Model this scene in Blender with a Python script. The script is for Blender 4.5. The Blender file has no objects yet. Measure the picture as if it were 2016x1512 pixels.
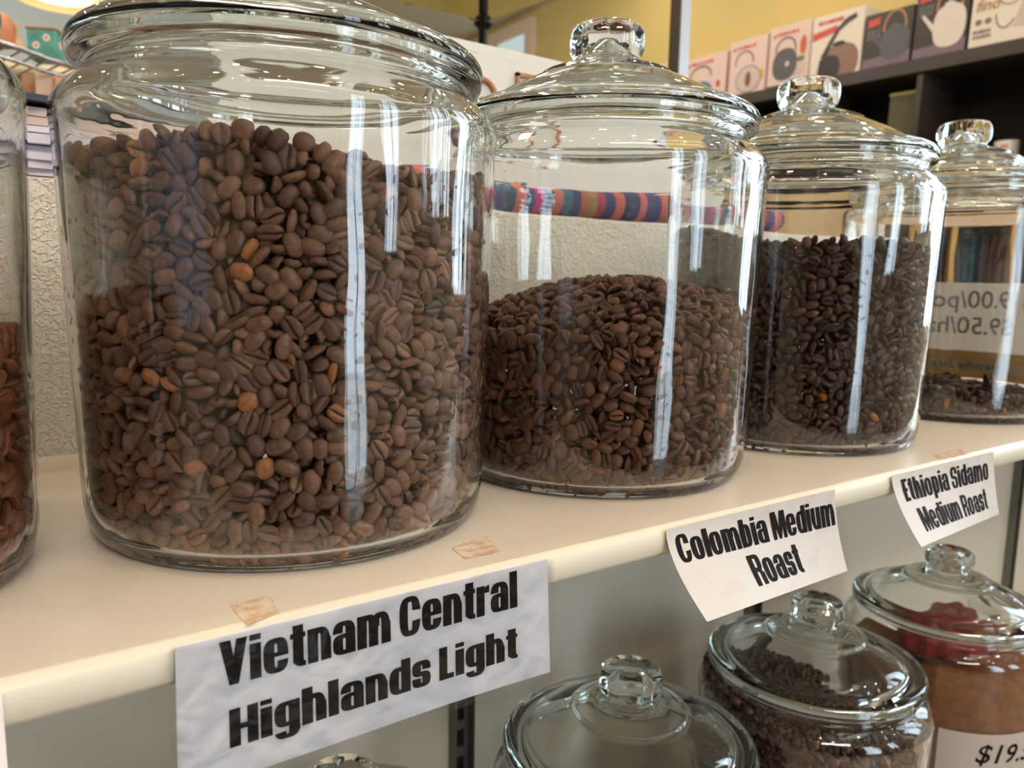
import bpy, bmesh, math, random
import numpy as np
from mathutils import Vector, Matrix
C = bpy.context.scene.collection
SC = bpy.context.scene
random.seed(7); RNG = np.random.default_rng(11)
R = math.radians

# ------------------------------------------------------------------ camera
FOC = 1513.37
FWD = Vector((0.56752178, 0.81245374, -0.1335588)).normalized()
RGT = Vector((0.82107248, -0.57052973, 0.01832528)).normalized()
UPV = RGT.cross(FWD).normalized()
EYE = Vector((0.0, -0.30696, 0.14229))
cd = bpy.data.cameras.new('camera'); cam = bpy.data.objects.new('camera', cd); C.objects.link(cam)
cam.matrix_world = Matrix.Translation(EYE) @ Matrix((RGT, UPV, -FWD)).transposed().to_4x4()
cd.sensor_fit = 'HORIZONTAL'; cd.sensor_width = 36.0; cd.lens = FOC * 36 / 2016
cd.clip_start = 0.02; cd.clip_end = 60
cd.dof.use_dof = True; cd.dof.focus_distance = 0.43; cd.dof.aperture_fstop = 11
SC.camera = cam

# ------------------------------------------------------------------ world, exposure
w = bpy.data.worlds.new('world'); SC.world = w; w.use_nodes = True
bg = w.node_tree.nodes['Background']; bg.inputs[0].default_value = (0.70, 0.86, 1.0, 1); bg.inputs[1].default_value = 7.5
SC.view_settings.view_transform = 'Standard'; SC.view_settings.look = 'None'
SC.view_settings.exposure = -0.75; SC.view_settings.gamma = 1; SC.view_settings.use_curve_mapping = False
cy = SC.cycles
cy.use_denoising = True; cy.max_bounces = 17; cy.transmission_bounces = 17; cy.glossy_bounces = 6
cy.diffuse_bounces = 3; cy.transparent_max_bounces = 16; cy.sample_clamp_indirect = 6.0
cy.caustics_reflective = True; cy.caustics_refractive = True; cy.blur_glossy = 0.3

def area(name, loc, target, sx, sy, power, col):
    l = bpy.data.lights.new(name, 'AREA'); l.shape = 'RECTANGLE'; l.size = sx; l.size_y = sy
    l.energy = power; l.color = col
    o = bpy.data.objects.new(name, l); C.objects.link(o); o.location = loc
    o.rotation_euler = (Vector(target) - Vector(loc)).to_track_quat('-Z', 'Y').to_euler()
    return o

def at(u, v, **k):
    d = FWD + RGT * ((u - 1008) / FOC) - UPV * ((v - 756) / FOC)
    a, val = list(k.items())[0]
    if a == 'depth': return EYE + d * val
    i = 'xyz'.index(a); return EYE + d * ((val - EYE[i]) / d[i])

# ------------------------------------------------------------------ helpers
def lin(c):
    return tuple(((x / 255) / 12.92 if x / 255 <= 0.04045 else ((x / 255 + 0.055) / 1.055) ** 2.4) for x in c) + (1,)

def mat(name, col, rough=0.5, metal=0, trans=0, ior=1.5, noise=None, bump=None, emit=None, spec=0.5, coat=0, alpha=None):
    m = bpy.data.materials.new(name); m.use_nodes = True; nt = m.node_tree; b = nt.nodes['Principled BSDF']
    c = lin(col); b.inputs['Base Color'].default_value = c; b.inputs['Roughness'].default_value = rough
    b.inputs['Metallic'].default_value = metal; b.inputs['IOR'].default_value = ior
    b.inputs['Transmission Weight'].default_value = trans
    b.inputs['Specular IOR Level'].default_value = spec; b.inputs['Coat Weight'].default_value = coat
    if alpha is not None: b.inputs['Alpha'].default_value = alpha
    if emit: b.inputs['Emission Color'].default_value = lin(emit[0]); b.inputs['Emission Strength'].default_value = emit[1]
    if noise or bump:
        tc = nt.nodes.new('ShaderNodeTexCoord')
    if noise:      # (scale, other colour, lo, hi)
        n = nt.nodes.new('ShaderNodeTexNoise'); n.inputs['Scale'].default_value = noise[0]; n.inputs['Detail'].default_value = 6
        r = nt.nodes.new('ShaderNodeValToRGB'); r.color_ramp.elements[0].position = noise[2]; r.color_ramp.elements[1].position = noise[3]
        r.color_ramp.elements[0].color = c; r.color_ramp.elements[1].color = lin(noise[1])
        nt.links.new(tc.outputs['Object'], n.inputs['Vector']); nt.links.new(n.outputs[0], r.inputs[0]); nt.links.new(r.outputs[0], b.inputs['Base Color'])
    if bump:       # (scale, strength, distance)
        n2 = nt.nodes.new('ShaderNodeTexNoise'); n2.inputs['Scale'].default_value = bump[0]; n2.inputs['Detail'].default_value = 4
        bu = nt.nodes.new('ShaderNodeBump'); bu.inputs['Strength'].default_value = bump[1]; bu.inputs['Distance'].default_value = bump[2]
        nt.links.new(tc.outputs['Object'], n2.inputs['Vector']); nt.links.new(n2.outputs[0], bu.inputs['Height']); nt.links.new(bu.outputs[0], b.inputs['Normal'])
    return m

def meshobj(name, verts, faces, m=None, parent=None, smooth=False, sharp=None):
    me = bpy.data.meshes.new(name); me.from_pydata([tuple(v) for v in verts], [], faces); me.update()
    if m: me.materials.append(m)
    if smooth:
        me.polygons.foreach_set('use_smooth', [True] * len(me.polygons))
        if sharp: me.set_sharp_from_angle(angle=R(sharp))
    o = bpy.data.objects.new(name, me); C.objects.link(o)
    if parent: o.parent = parent
    return o

class MB:
    """collects boxes, tubes and lathes into one mesh"""
    def __init__(s): s.v = []; s.f = []
    def add(s, v, f):
        k = len(s.v); s.v += [tuple(x) for x in v]; s.f += [tuple(i + k for i in q) for q in f]; return s
    def box(s, a, b, bev=0.0):
        x0, y0, z0 = a; x1, y1, z1 = b
        if bev <= 0:
            v = [(x, y, z) for z in (z0, z1) for y in (y0, y1) for x in (x0, x1)]
            return s.add(v, [(0, 2, 3, 1), (4, 5, 7, 6), (0, 1, 5, 4), (2, 6, 7, 3), (0, 4, 6, 2), (1, 3, 7, 5)])
        bm = bmesh.new(); bmesh.ops.create_cube(bm, size=1)
        for p in bm.verts: p.co = Vector(((x0 + x1) / 2 + p.co.x * (x1 - x0), (y0 + y1) / 2 + p.co.y * (y1 - y0), (z0 + z1) / 2 + p.co.z * (z1 - z0)))
        bmesh.ops.bevel(bm, geom=bm.edges[:], offset=bev, segments=2, affect='EDGES', profile=0.5)
        bm.verts.index_update(); s.add([p.co for p in bm.verts], [[p.index for p in f.verts] for f in bm.faces]); bm.free(); return s
    def tube(s, pts, r, n=8):
        pts = [Vector(p) for p in pts]; k = len(s.v); m = len(pts)
        for i, p in enumerate(pts):
            t = (pts[min(i + 1, m - 1)] - pts[max(i - 1, 0)]).normalized()
            a = t.orthogonal().normalized() if i == 0 else (a - t * a.dot(t)).normalized(); b = t.cross(a)
            rr = r[i] if isinstance(r, (list, tuple)) else r
            s.v += [tuple(p + (a * math.cos(q) + b * math.sin(q)) * rr) for q in [2 * math.pi * j / n for j in range(n)]]
        for i in range(m - 1):
            for j in range(n): s.f.append((k + i * n + j, k + i * n + (j + 1) % n, k + (i + 1) * n + (j + 1) % n, k + (i + 1) * n + j))
        s.f.append(tuple(k + j for j in range(n))[::-1]); s.f.append(tuple(k + (m - 1) * n + j for j in range(n))); return s
    def lathe(s, prof, n=48, c=(0, 0, 0), closed=False, mod=None):
        k = len(s.v); m = len(prof); rows = []
        for i, (r, z) in enumerate(prof):
            if r < 1e-6: rows.append([len(s.v)]); s.v.append((c[0], c[1], c[2] + z)); continue
            row = []
            for j in range(n):
                a = 2 * math.pi * j / n; q = r * (mod(a, r, z) if mod else 1)
                row.append(len(s.v)); s.v.append((c[0] + q * math.cos(a), c[1] + q * math.sin(a), c[2] + z))
            rows.append(row)
        rng = range(m) if closed else range(m - 1)
        for i in rng:
            A, B = rows[i], rows[(i + 1) % m]
            for j in range(n):
                j2 = (j + 1) % n
                if len(A) == 1 and len(B) == 1: continue
                if len(A) == 1: s.f.append((A[0], B[j2], B[j]))
                elif len(B) == 1: s.f.append((A[j], A[j2], B[0]))
                else: s.f.append((A[j], A[j2], B[j2], B[j]))
        return s
    def quad(s, a, b, c_, d): return s.add([a, b, c_, d], [(0, 1, 2, 3)])
    def build(s, name, m, parent=None, smooth=False, sharp=None): return meshobj(name, s.v, s.f, m, parent, smooth, sharp)

def smooth_prof(pts, n=4):
    """Catmull-Rom through profile points"""
    P = [np.array(p, float) for p in pts]; out = []
    for i in range(len(P) - 1):
        p0 = P[max(i - 1, 0)]; p1 = P[i]; p2 = P[i + 1]; p3 = P[min(i + 2, len(P) - 1)]
        for k in range(n):
            t = k / n
            q = 0.5 * ((2 * p1) + (-p0 + p2) * t + (2 * p0 - 5 * p1 + 4 * p2 - p3) * t * t + (-p0 + 3 * p1 - 3 * p2 + p3) * t ** 3)
            out.append((max(q[0], 0), q[1]))
    out.append(tuple(P[-1])); return out

def thing(name, label, cat, loc=(0, 0, 0), rotz=0.0, group=None):
    o = bpy.data.objects.new(name, None); C.objects.link(o); o.location = loc; o.rotation_euler = (0, 0, rotz)
    o.empty_display_size = 0.05; o['label'] = label; o['category'] = cat
    if group: o['group'] = group
    return o
def tag(o, label, cat, group=None, kind=None):
    o['label'] = label; o['category'] = cat
    if group: o['group'] = group
    if kind: o['kind'] = kind
    return o
def struct(o): o['kind'] = 'structure'; return o

# ------------------------------------------------------------------ materials
def glass_mat(name, col=(0.965, 0.985, 0.975, 1), wav=0.0, scale=8.0):
    m = bpy.data.materials.new(name); m.use_nodes = True; nt = m.node_tree
    nt.nodes.remove(nt.nodes['Principled BSDF']); g = nt.nodes.new('ShaderNodeBsdfGlass')
    g.inputs['Color'].default_value = col; g.inputs['Roughness'].default_value = 0.0; g.inputs['IOR'].default_value = 1.49
    nt.links.new(g.outputs[0], nt.nodes['Material Output'].inputs['Surface'])
    if wav:
        tc = nt.nodes.new('ShaderNodeTexCoord'); mp = nt.nodes.new('ShaderNodeMapping'); n = nt.nodes.new('ShaderNodeTexNoise')
        mp.inputs['Scale'].default_value = (1, 1, 0.35); n.inputs['Scale'].default_value = scale; n.inputs['Detail'].default_value = 1.0
        b = nt.nodes.new('ShaderNodeBump'); b.inputs['Strength'].default_value = 1.0; b.inputs['Distance'].default_value = wav
        nt.links.new(tc.outputs['Object'], mp.inputs[0]); nt.links.new(mp.outputs[0], n.inputs['Vector'])
        nt.links.new(n.outputs[0], b.inputs['Height']); nt.links.new(b.outputs[0], g.inputs['Normal'])
    return m
M_glass = glass_mat('jar_glass', (.982, .988, .982, 1), wav=0.0012, scale=26)
M_lid = glass_mat('lid_glass', (0.955, 0.975, 0.965, 1), wav=0.0008, scale=30)
M_pane = glass_mat('shelf_pane_glass', (0.93, 0.97, 0.95, 1))
M_shelf = mat('shelf_laminate', (206, 197, 184), 0.32, noise=(5, (199, 188, 173), .35, .7), bump=(60, .04, .001))
M_nose = mat('shelf_vinyl_edge', (204, 199, 182), 0.35)
M_wall = mat('textured_plaster', (216, 212, 202), 0.7)
M_lowwall = mat('painted_back_panel', (206, 195, 176), 0.55)
M_metal = mat('slotted_steel', (120, 120, 112), 0.4, metal=.6)
M_black = mat('black_slot', (14, 13, 13), 0.6)
M_paper = mat('label_paper', (240, 233, 230), 0.6, noise=(40, (232, 224, 222), .4, .7))
M_paper_dim = mat('label_paper_dimmed', (188, 183, 179), 0.5, noise=(60, (176, 167, 158), .52, .8))  # faint blotches; base darkened to offset strong light on the curled labels
M_ink = mat('black_ink', (20, 14, 14), 0.6, spec=.08)
M_lam = bpy.data.materials.new('clear_laminate')

def plaster(m):
    nt = m.node_tree; b = nt.nodes['Principled BSDF']; tc = nt.nodes.new('ShaderNodeTexCoord')
    n = nt.nodes.new('ShaderNodeTexNoise'); n.inputs['Scale'].default_value = 190; n.inputs['Detail'].default_value = 2; n.inputs['Distortion'].default_value = 1.2
    r = nt.nodes.new('ShaderNodeValToRGB'); r.color_ramp.elements[0].position = .42; r.color_ramp.elements[1].position = .58
    bu = nt.nodes.new('ShaderNodeBump'); bu.inputs['Strength'].default_value = .8; bu.inputs['Distance'].default_value = .0016
    nt.links.new(tc.outputs['Object'], n.inputs['Vector']); nt.links.new(n.outputs[0], r.inputs[0]); nt.links.new(r.outputs[0], bu.inputs['Height']); nt.links.new(bu.outputs[0], b.inputs['Normal'])
plaster(M_wall)

def laminate(m):
    m.use_nodes = True; nt = m.node_tree; nt.nodes.remove(nt.nodes['Principled BSDF'])
    t = nt.nodes.new('ShaderNodeBsdfTransparent'); g = nt.nodes.new('ShaderNodeBsdfGlossy'); g.inputs['Roughness'].default_value = .09
    mx = nt.nodes.new('ShaderNodeMixShader'); f = nt.nodes.new('ShaderNodeFresnel'); f.inputs[0].default_value = 1.5
    tc = nt.nodes.new('ShaderNodeTexCoord'); n = nt.nodes.new('ShaderNodeTexNoise'); n.inputs['Scale'].default_value = 70; n.inputs['Detail'].default_value = 2
    bu = nt.nodes.new('ShaderNodeBump'); bu.inputs['Strength'].default_value = 1.0; bu.inputs['Distance'].default_value = .0009
    nt.links.new(tc.outputs['Object'], n.inputs['Vector']); nt.links.new(n.outputs[0], bu.inputs['Height'])
    nt.links.new(bu.outputs[0], g.inputs['Normal']); nt.links.new(bu.outputs[0], f.inputs['Normal'])
    nt.links.new(f.outputs[0], mx.inputs[0]); nt.links.new(t.outputs[0], mx.inputs[1]); nt.links.new(g.outputs[0], mx.inputs[2])
    nt.links.new(mx.outputs[0], nt.nodes['Material Output'].inputs['Surface'])
laminate(M_lam)

def bean_mat(name, ramp, rough=.42, groove=(60, 38, 26)):
    m = bpy.data.materials.new(name); m.use_nodes = True; nt = m.node_tree; b = nt.nodes['Principled BSDF']
    b.inputs['Roughness'].default_value = rough; b.inputs['Specular IOR Level'].default_value = .32
    a = nt.nodes.new('ShaderNodeAttribute'); a.attribute_name = 'tint'
    r = nt.nodes.new('ShaderNodeValToRGB'); els = r.color_ramp.elements
    while len(els) < len(ramp): els.new(.5)
    for e, (p, c) in zip(els, ramp): e.position = p; e.color = lin(c)
    g = nt.nodes.new('ShaderNodeAttribute'); g.attribute_name = 'groove'
    tc = nt.nodes.new('ShaderNodeTexCoord'); n = nt.nodes.new('ShaderNodeTexNoise'); n.inputs['Scale'].default_value = 420; n.inputs['Detail'].default_value = 3
    mx = nt.nodes.new('ShaderNodeMix'); mx.data_type = 'RGBA'; mx.inputs[7].default_value = lin(groove)
    ml = nt.nodes.new('ShaderNodeMix'); ml.data_type = 'RGBA'; ml.blend_type = 'MULTIPLY'; ml.inputs[0].default_value = .55
    nt.links.new(tc.outputs['Object'], n.inputs['Vector'])
    rr = nt.nodes.new('ShaderNodeValToRGB'); rr.color_ramp.elements[0].position = .3; rr.color_ramp.elements[1].position = .7; rr.color_ramp.elements[0].color = (.45, .45, .45, 1)
    nt.links.new(n.outputs[0], rr.inputs[0])
    nt.links.new(a.outputs['Fac'], r.inputs[0]); nt.links.new(r.outputs[0], mx.inputs[6]); nt.links.new(g.outputs['Fac'], mx.inputs[0])
    nt.links.new(mx.outputs[2], ml.inputs[6]); nt.links.new(rr.outputs[0], ml.inputs[7]); nt.links.new(ml.outputs[2], b.inputs['Base Color'])
    bu = nt.nodes.new('ShaderNodeBump'); bu.inputs['Strength'].default_value = .5; bu.inputs['Distance'].default_value = .0004
    nt.links.new(n.outputs[0], bu.inputs['Height']); nt.links.new(bu.outputs[0], b.inputs['Normal'])
    return m
M_bean1 = bean_mat('light_roast_bean', [(0, (95, 72, 61)), (.35, (133, 99, 81)), (.7, (164, 122, 97)), (.93, (182, 129, 97)), (1, (199, 133, 88))])
M_bean2 = bean_mat('medium_roast_bean', [(0, (85, 57, 46)), (.4, (111, 76, 57)), (.8, (136, 92, 69)), (1, (160, 104, 70))], .38, (48, 32, 25))
M_bean3 = bean_mat('dark_roast_bean', [(0, (66, 47, 39)), (.4, (88, 63, 51)), (.85, (111, 78, 61)), (1, (182, 118, 61))], .34, (38, 27, 22))
M_bean0 = bean_mat('reddish_cracked_bean', [(0, (116, 68, 44)), (.4, (148, 88, 58)), (.8, (172, 104, 68)), (1, (200, 140, 92))], .42, (60, 36, 24))
M_chip = bean_mat('dark_bark_chip', [(0, (50, 34, 28)), (.5, (84, 54, 42)), (1, (120, 78, 58))], .5, (40, 26, 20))

# ------------------------------------------------------------------ large structure: the room
YB, XR, XL, YF, ZF, ZC = 4.6, 2.86, -2.6, -2.4, -1.35, 1.75
M_floor = mat('floor_boards', (204, 188, 168), .4, noise=(3, (186, 168, 146), .4, .6))
M_yel = mat('yellow_wall_paint', (206, 188, 124), .7)
M_olive = mat('olive_wall_paint', (186, 178, 122), .7)
M_blue = mat('pale_blue_wall_paint', (190, 200, 200), .7)
M_grey = mat('grey_wall_paint', (158, 152, 142), .8)
M_ceil = mat('ceiling_paint', (205, 200, 190), .8)
struct(MB().box((XL, YF, ZF - .05), (XR, YB, ZF)).build('floor', M_floor))
struct(MB().box((XL, YF, ZC), (XR, YB, ZC + .05)).build('ceiling', M_ceil))
struct(MB().box((XR, .78, ZF), (XR + .1, YB, ZC)).build('wall_right', M_yel))
struct(MB().box((1.5, YB, ZF), (XR, YB + .1, ZC)).build('wall_back', M_olive))
struct(MB().box((XL, YB, ZF), (1.5, YB + .1, ZC)).build('wall_rear', M_blue))

def wall_openings(name, m, axis, pos, lo, hi, opens):
    """wall across x (axis='y': plane y=pos) or across y (axis='x'), with rectangular openings (a0,a1,z0,z1)"""
    mb = MB(); cuts = sorted(opens); prev = lo
    def bx(a0, a1, z0, z1):
        if a1 - a0 < 1e-4 or z1 - z0 < 1e-4: return
        if axis == 'y': mb.box((a0, pos - .1, z0), (a1, pos, z1))
        else: mb.box((pos - .1, a0, z0), (pos, a1, z1))
    for a0, a1, z0, z1 in cuts:
        bx(prev, a0, ZF, ZC); bx(a0, a1, ZF, z0); bx(a0, a1, z1, ZC); prev = a1
    bx(prev, hi, ZF, ZC)
    return struct(mb.build(name, m))
FW = [(.54, .96, -1.2, 1.2), (1.50, 1.95, .10, 1.2)]
RW = [(-1.97, -1.80, .30, 1.4), (-1.58, -1.15, .28, 1.4), (-.98, -.74, .28, 1.4), (-.46, -.08, .0, 1.4), (.10, .34, .0, 1.4), (.46, .62, .0, 1.4)]
wall_openings('wall_front', M_grey, 'y', YF, XL, XR, FW)
LW = [(-1.60, -.20, -.24, .85)]
wall_openings('wall_left', M_grey, 'x', XL, YF, YB, LW)
wall_openings('wall_side', M_grey, 'x', XR + .1, YF, .78, RW)
M_frame = mat('white_window_frame', (215, 212, 205), .5)
def window(n, axis, pos, a0, a1, z0, z1, cols=2, rows=1):
    mb = MB(); t = .02
    def bx(p0, p1, q0, q1):
        if axis == 'y': mb.box((p0, pos - .07, q0), (p1, pos - .03, q1))
        else: mb.box((pos - .07, p0, q0), (pos - .03, p1, q1))
    for i in range(cols + 1): a = a0 + (a1 - a0) * i / cols; bx(a - t / 2, a + t / 2, z0, z1)
    for i in range(rows + 1): z = z0 + (z1 - z0) * i / rows; bx(a0, a1, z - t / 2, z + t / 2)
    struct(mb.build('window_%d' % n, M_frame))
for i, (a0, a1, z0, z1) in enumerate(FW): window(i + 1, 'y', YF, a0, a1, z0, z1, 1 if a1 - a0 < .2 else 2)
window(6, 'x', XL, *LW[0], cols=3, rows=3)
for i, q in enumerate(RW): window(7 + i, 'x', XR + .1, *q, cols=2, rows=1)
M_dimmer = bpy.data.materials.new('dimming_film'); M_dimmer.use_nodes = True; nt = M_dimmer.node_tree; nt.nodes.remove(nt.nodes['Principled BSDF'])
tn_ = nt.nodes.new('ShaderNodeBsdfTransparent'); tn_.inputs[0].default_value = (.22, .226, .245, 1); nt.links.new(tn_.outputs[0], nt.nodes['Material Output'].inputs['Surface'])
struct(MB().box((XL - .06, LW[0][0], LW[0][2]), (XL - .055, LW[0][1], LW[0][3])).build('window_13', M_dimmer))  # pane added to dim the left window as the jars reflect it
# daylight entering through the windows
for i, (a0, a1, z0, z1) in enumerate(FW):
    zl = max(z0, -.75); area('window_daylight', ((a0 + a1) / 2, YF - .12, (zl + z1) / 2), ((a0 + a1) / 2, 0, (zl + z1) / 2), a1 - a0, z1 - zl, 26 * (a1 - a0) * (z1 - zl), (.72, .86, 1))
for a0, a1, z0, z1 in RW:
    area('window_daylight', (XR + .12, (a0 + a1) / 2, (z0 + z1) / 2), (0, (a0 + a1) / 2, (z0 + z1) / 2), a1 - a0, z1 - z0, 26 * (a1 - a0) * (z1 - z0), (.72, .86, 1))
a0, a1, z0, z1 = LW[0]
area('window_daylight', (XL - .12, (a0 + a1) / 2, (z0 + z1) / 2), (0, (a0 + a1) / 2, (z0 + z1) / 2), a1 - a0, z1 - z0, 40, (.9, .94, 1))
# ceiling lights: real warm downlights
M_lamp = mat('lamp_glow', (255, 240, 215), .5, emit=((255, 226, 186), 330))
M_ring = mat('lamp_trim', (225, 222, 215), .5)
dl = None
for ix, x in enumerate((-1.7, -1.0, -.3, .4, 1.1, 1.8, 2.5)):
    for iy, y in enumerate((-2.1, -1.55, -1.0, -.45, .15, .8, 1.6, 2.5)):
        if dl is None:
            dl = thing('ceiling_downlight', 'small round recessed ceiling light in white trim', 'lamp', (x, y, ZC), 0, 'ceiling downlights')
            MB().lathe([(.0, -.004), (.032, -.004)], 20).build('glowing_disc', M_lamp, dl)
            MB().lathe([(.032, -.006), (.05, -.006), (.05, 0), (.032, 0)], 20, closed=True).build('trim_ring', M_ring, dl)
        else:
            c = dl.copy(); C.objects.link(c); c.location = (x, y, ZC)
            for ch in dl.children: d = ch.copy(); C.objects.link(d); d.parent = c
area('ceiling_area_light', (.9, -.9, ZC - .02), (.6, .1, 0), 1.3, .35, 7, (1, .92, .82))
area('ceiling_area_light', (-.4, -1.9, ZC - .02), (.2, 0, -.2), 1.3, .35, 82, (1, .92, .83))  # unseen fill added to lift the label fronts and lower wall
area('ceiling_area_light', (.1, .95, ZC - .02), (.3, .3, 0), 1.0, .25, 16, (1, .92, .82))
area('ceiling_area_light', (1.5, 2.3, ZC - .02), (2.6, 2.4, .6), 1.0, .5, 32, (1, .92, .80))  # unseen fill placed to brighten the yellow wall

# outside the front window: paving and a clipped hedge; inside, an unseen dark cabinet added to darken the jar reflections
struct(MB().box((-4, -9, ZF - .12), (6, YF - .15, ZF - .07)).build('ground', mat('outside_paving', (150, 146, 138), .9)))
rs = random.Random(4); bm = bmesh.new()
for k in range(420):
    m4 = Matrix.Translation((rs.uniform(-.3, .42), rs.uniform(-4.3, -4.0), rs.uniform(ZF - .1, .55))) @ Matrix.Rotation(rs.uniform(0, 6), 4, 'Z') @ Matrix.Diagonal((.09, .05, .07, 1)); bmesh.ops.create_icosphere(bm, subdivisions=1, radius=1, matrix=m4)
me = bpy.data.meshes.new('hedge'); bm.to_mesh(me); bm.free(); me.materials.append(mat('hedge_leaves', (120, 156, 74), .7, noise=(9, (84, 120, 52), .4, .6)))
o = bpy.data.objects.new('hedge', me); C.objects.link(o); tag(o, 'green hedge outside the front window', 'hedge', kind='stuff')
dc = thing('reflection_cabinet', 'unseen dark cabinet added opposite the coffee shelf to darken jar reflections', 'cabinet', (-.62, YF + .02, ZF)); M_dkc = mat('very_dark_wood', (44, 36, 32), .6)
MB().box((-.95, 0, 0), (.95, .02, 2.45)).build('back_panel', M_dkc, dc)
for x in (-.95, -.33, .31, .93): MB().box((x, .02, 0), (x + .02, .34, 2.45)).build('upright', M_dkc, dc)
for z in (.08, .55, 1.0, 1.45, 1.9, 2.43): MB().box((-.93, .02, z), (.95, .33, z + .02)).build('shelf', M_dkc, dc)

area('ceiling_area_light', (-.1, 3.3, ZC - .02), (.1, 4.6, .4), 1.2, .3, 34, (1, .96, .9))  # unseen fill added to brighten the pale rear wall

# half wall the shelf stands against
YW = .3794
struct(MB().box((-1.2, YW, -.02), (1.30, YW + .06, .2125), .002).build('wall_partition', M_wall))
struct(MB().box((-1.2, YW, -1.2), (2.5, YW + .06, -.02)).build('wall_lower', M_lowwall))

# ------------------------------------------------------------------ shelves
up = thing('display_shelf', 'long cream laminate shelf carrying the row of large coffee jars', 'shelf', (0, 0, 0))
MB().box((-1.2, .004, -.0186), (2.5, YW - .001, 0)).build('shelf_board', M_shelf, up)
nose = [(.004, 0), (.0015, -.0006), (-.001, -.004), (-.0018, -.0093), (-.001, -.0146), (.0015, -.018), (.004, -.0186)]
v = [(x, y, z) for x in (-1.2, 2.5) for y, z in nose]; n = len(nose)
meshobj('edge_strip', v, [(i, i + 1, n + i + 1, n + i) for i in range(n - 1)] + [tuple(range(n))[::-1], tuple(range(n, 2 * n))], M_nose, up, True, 50)
low = thing('display_shelf', 'lower laminate shelf carrying the second row of glass jars', 'shelf', (0, 0, -.521))
MB().box((-1.2, .004, -.0186), (2.5, YW - .001, 0)).build('shelf_board', M_shelf, low)
meshobj('edge_strip', v, [(i, i + 1, n + i + 1, n + i) for i in range(n - 1)] + [tuple(range(n))[::-1], tuple(range(n, 2 * n))], M_nose, low, True, 50)
# slotted standards on the wall under the shelf
for x, lab in ((.4155, 'grey slotted shelf standard behind the lowest left jar lid'), (.916, 'grey slotted shelf standard behind the tilted middle label'), (1.775, 'grey slotted shelf standard at the right end of the wall')):
    s = thing('shelf_standard', lab, 'shelf standard', (x, YW, -1.1), 0, 'slotted shelf standards')
    mb = MB().box((-.0125, -.004, 0), (-.0045, -.0002, 1.07)).box((.0045, -.004, 0), (.0125, -.0002, 1.07)).box((-.0125, -.014, 0), (-.0105, -.004, 1.07)).box((.0105, -.014, 0), (.0125, -.004, 1.07))
    zz = .02
    while zz < 1.05:
        mb.box((-.0045, -.004, zz + .021), (.0045, -.0002, zz + .032)); zz += .032
    mb.build('channel', M_metal, s); MB().box((-.0045, -.0008, 0), (.0045, -.0001, 1.07)).build('slot_backing', M_black, s)

# ------------------------------------------------------------------ jars
out = smooth_prof([(.0985, .0016), (.1020, .0003), (.1062, .0010), (.1098, .0038), (.1126, .0095), (.1142, .0190), (.1150, .036)], 3); out = [(.0, .0018)] + out
out += [(.1150 + .0047 * (z - .04) / .18, z) for z in (.07, .10, .13, .16, .19, .212)]
out += smooth_prof([(.1203, .2195), (.1199, .2255), (.1180, .2300), (.1137, .2354), (.1090, .2392), (.1055, .2416), (.1042, .2436), (.1042, .2470), (.1052, .2487), (.1085, .2500), (.1108, .2514), (.1114, .2530), (.1108, .2542)], 3)
inn = [(.0985, .2543), (.0982, .2440), (.1000, .2405), (.1050, .2370), (.1100, .2325), (.1140, .2275), (.1157, .2225), (.1155, .2150)]
inn = smooth_prof(inn, 3)
inn += [(.1150 - .0046 + .0047 * (z - .04) / .18, z) for z in (.19, .16, .13, .10, .07, .045)]
inn += smooth_prof([(.1104, .030), (.1096, .0190), (.1072, .0112), (.1025, .0072), (.095, .0060)], 3) + [(.0, .0058)]
JAR_PROF = out + inn
RIN = lambda z: .1104 + .0047 * (np.asarray(z) - .04) / .18

lid_out = [(.0975, .2462), (.0975, .2552), (.1112, .2553)] + smooth_prof([(.1119, .2565), (.1121, .2585), (.1112, .2612), (.1085, .2640), (.1030, .2662), (.0970, .2668), (.0915, .2680), (.0880, .2710), (.0810, .2762), (.0690, .2826), (.0590, .2875), (.0520, .2905), (.0490, .2935), (.0455, .2950), (.0360, .2985), (.0280, .3012), (.0235, .3035)], 3)
lid_in = smooth_prof([(.0, .3190), (.008, .3180), (.0132, .3145), (.0152, .3090), (.0156, .3035), (.0185, .2972), (.026, .2950), (.036, .2930), (.052, .2860), (.0690, .2768), (.082, .2690), (.0890, .2620), (.0925, .2540), (.0940, .2462)], 3)
knob = smooth_prof([(.0235, .3035), (.0232, .3048), (.0256, .3075), (.0280, .3112), (.0287, .3160), (.0285, .3210), (.0272, .3250), (.0240, .3282), (.0186, .3298), (.0145, .3294), (.0085, .3275), (.0, .3266)], 3)
def kmod(a, r, z):
    if z < .306: return 1
    k = min(1, (z - .306) / .006) * min(1, max(0, (.3292 - z) / .005))
    return 1 - .075 * k * (1 - abs(math.cos(4 * a)))
def make_jar(label, loc, group, rot=0.0):
    j = thing('glass_jar', label, 'jar', loc, rot, group)
    MB().lathe(JAR_PROF, 160).build('jar_body', M_glass, j, True, 60)
    l = MB().lathe(lid_in + lid_out, 160).build('lid', M_lid, j, True, 60)
    MB().lathe(knob, 160, mod=kmod).build('knob', M_lid, l, True, 60)
    return j
def dup(root, label, loc, group, rot=0.0):
    r = root.copy(); C.objects.link(r); r.location = loc; r['label'] = label; r['group'] = group; r.rotation_euler = (0, 0, rot)
    for ch in list(root.children):
        c = ch.copy(); C.objects.link(c); c.parent = r
        for g in ch.children: d = g.copy(); C.objects.link(d); d.parent = c
    return r
JY = .1457
JX = [-.0935, .1552, .3965, .6445, .9397]
G1, G2 = 'large lidded glass jars on the upper shelf', 'lidded glass jars on the lower shelf'
j1 = make_jar('largest glass jar filled nearly to the shoulder with light brown beans', (JX[1], JY, 0), G1)
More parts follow.
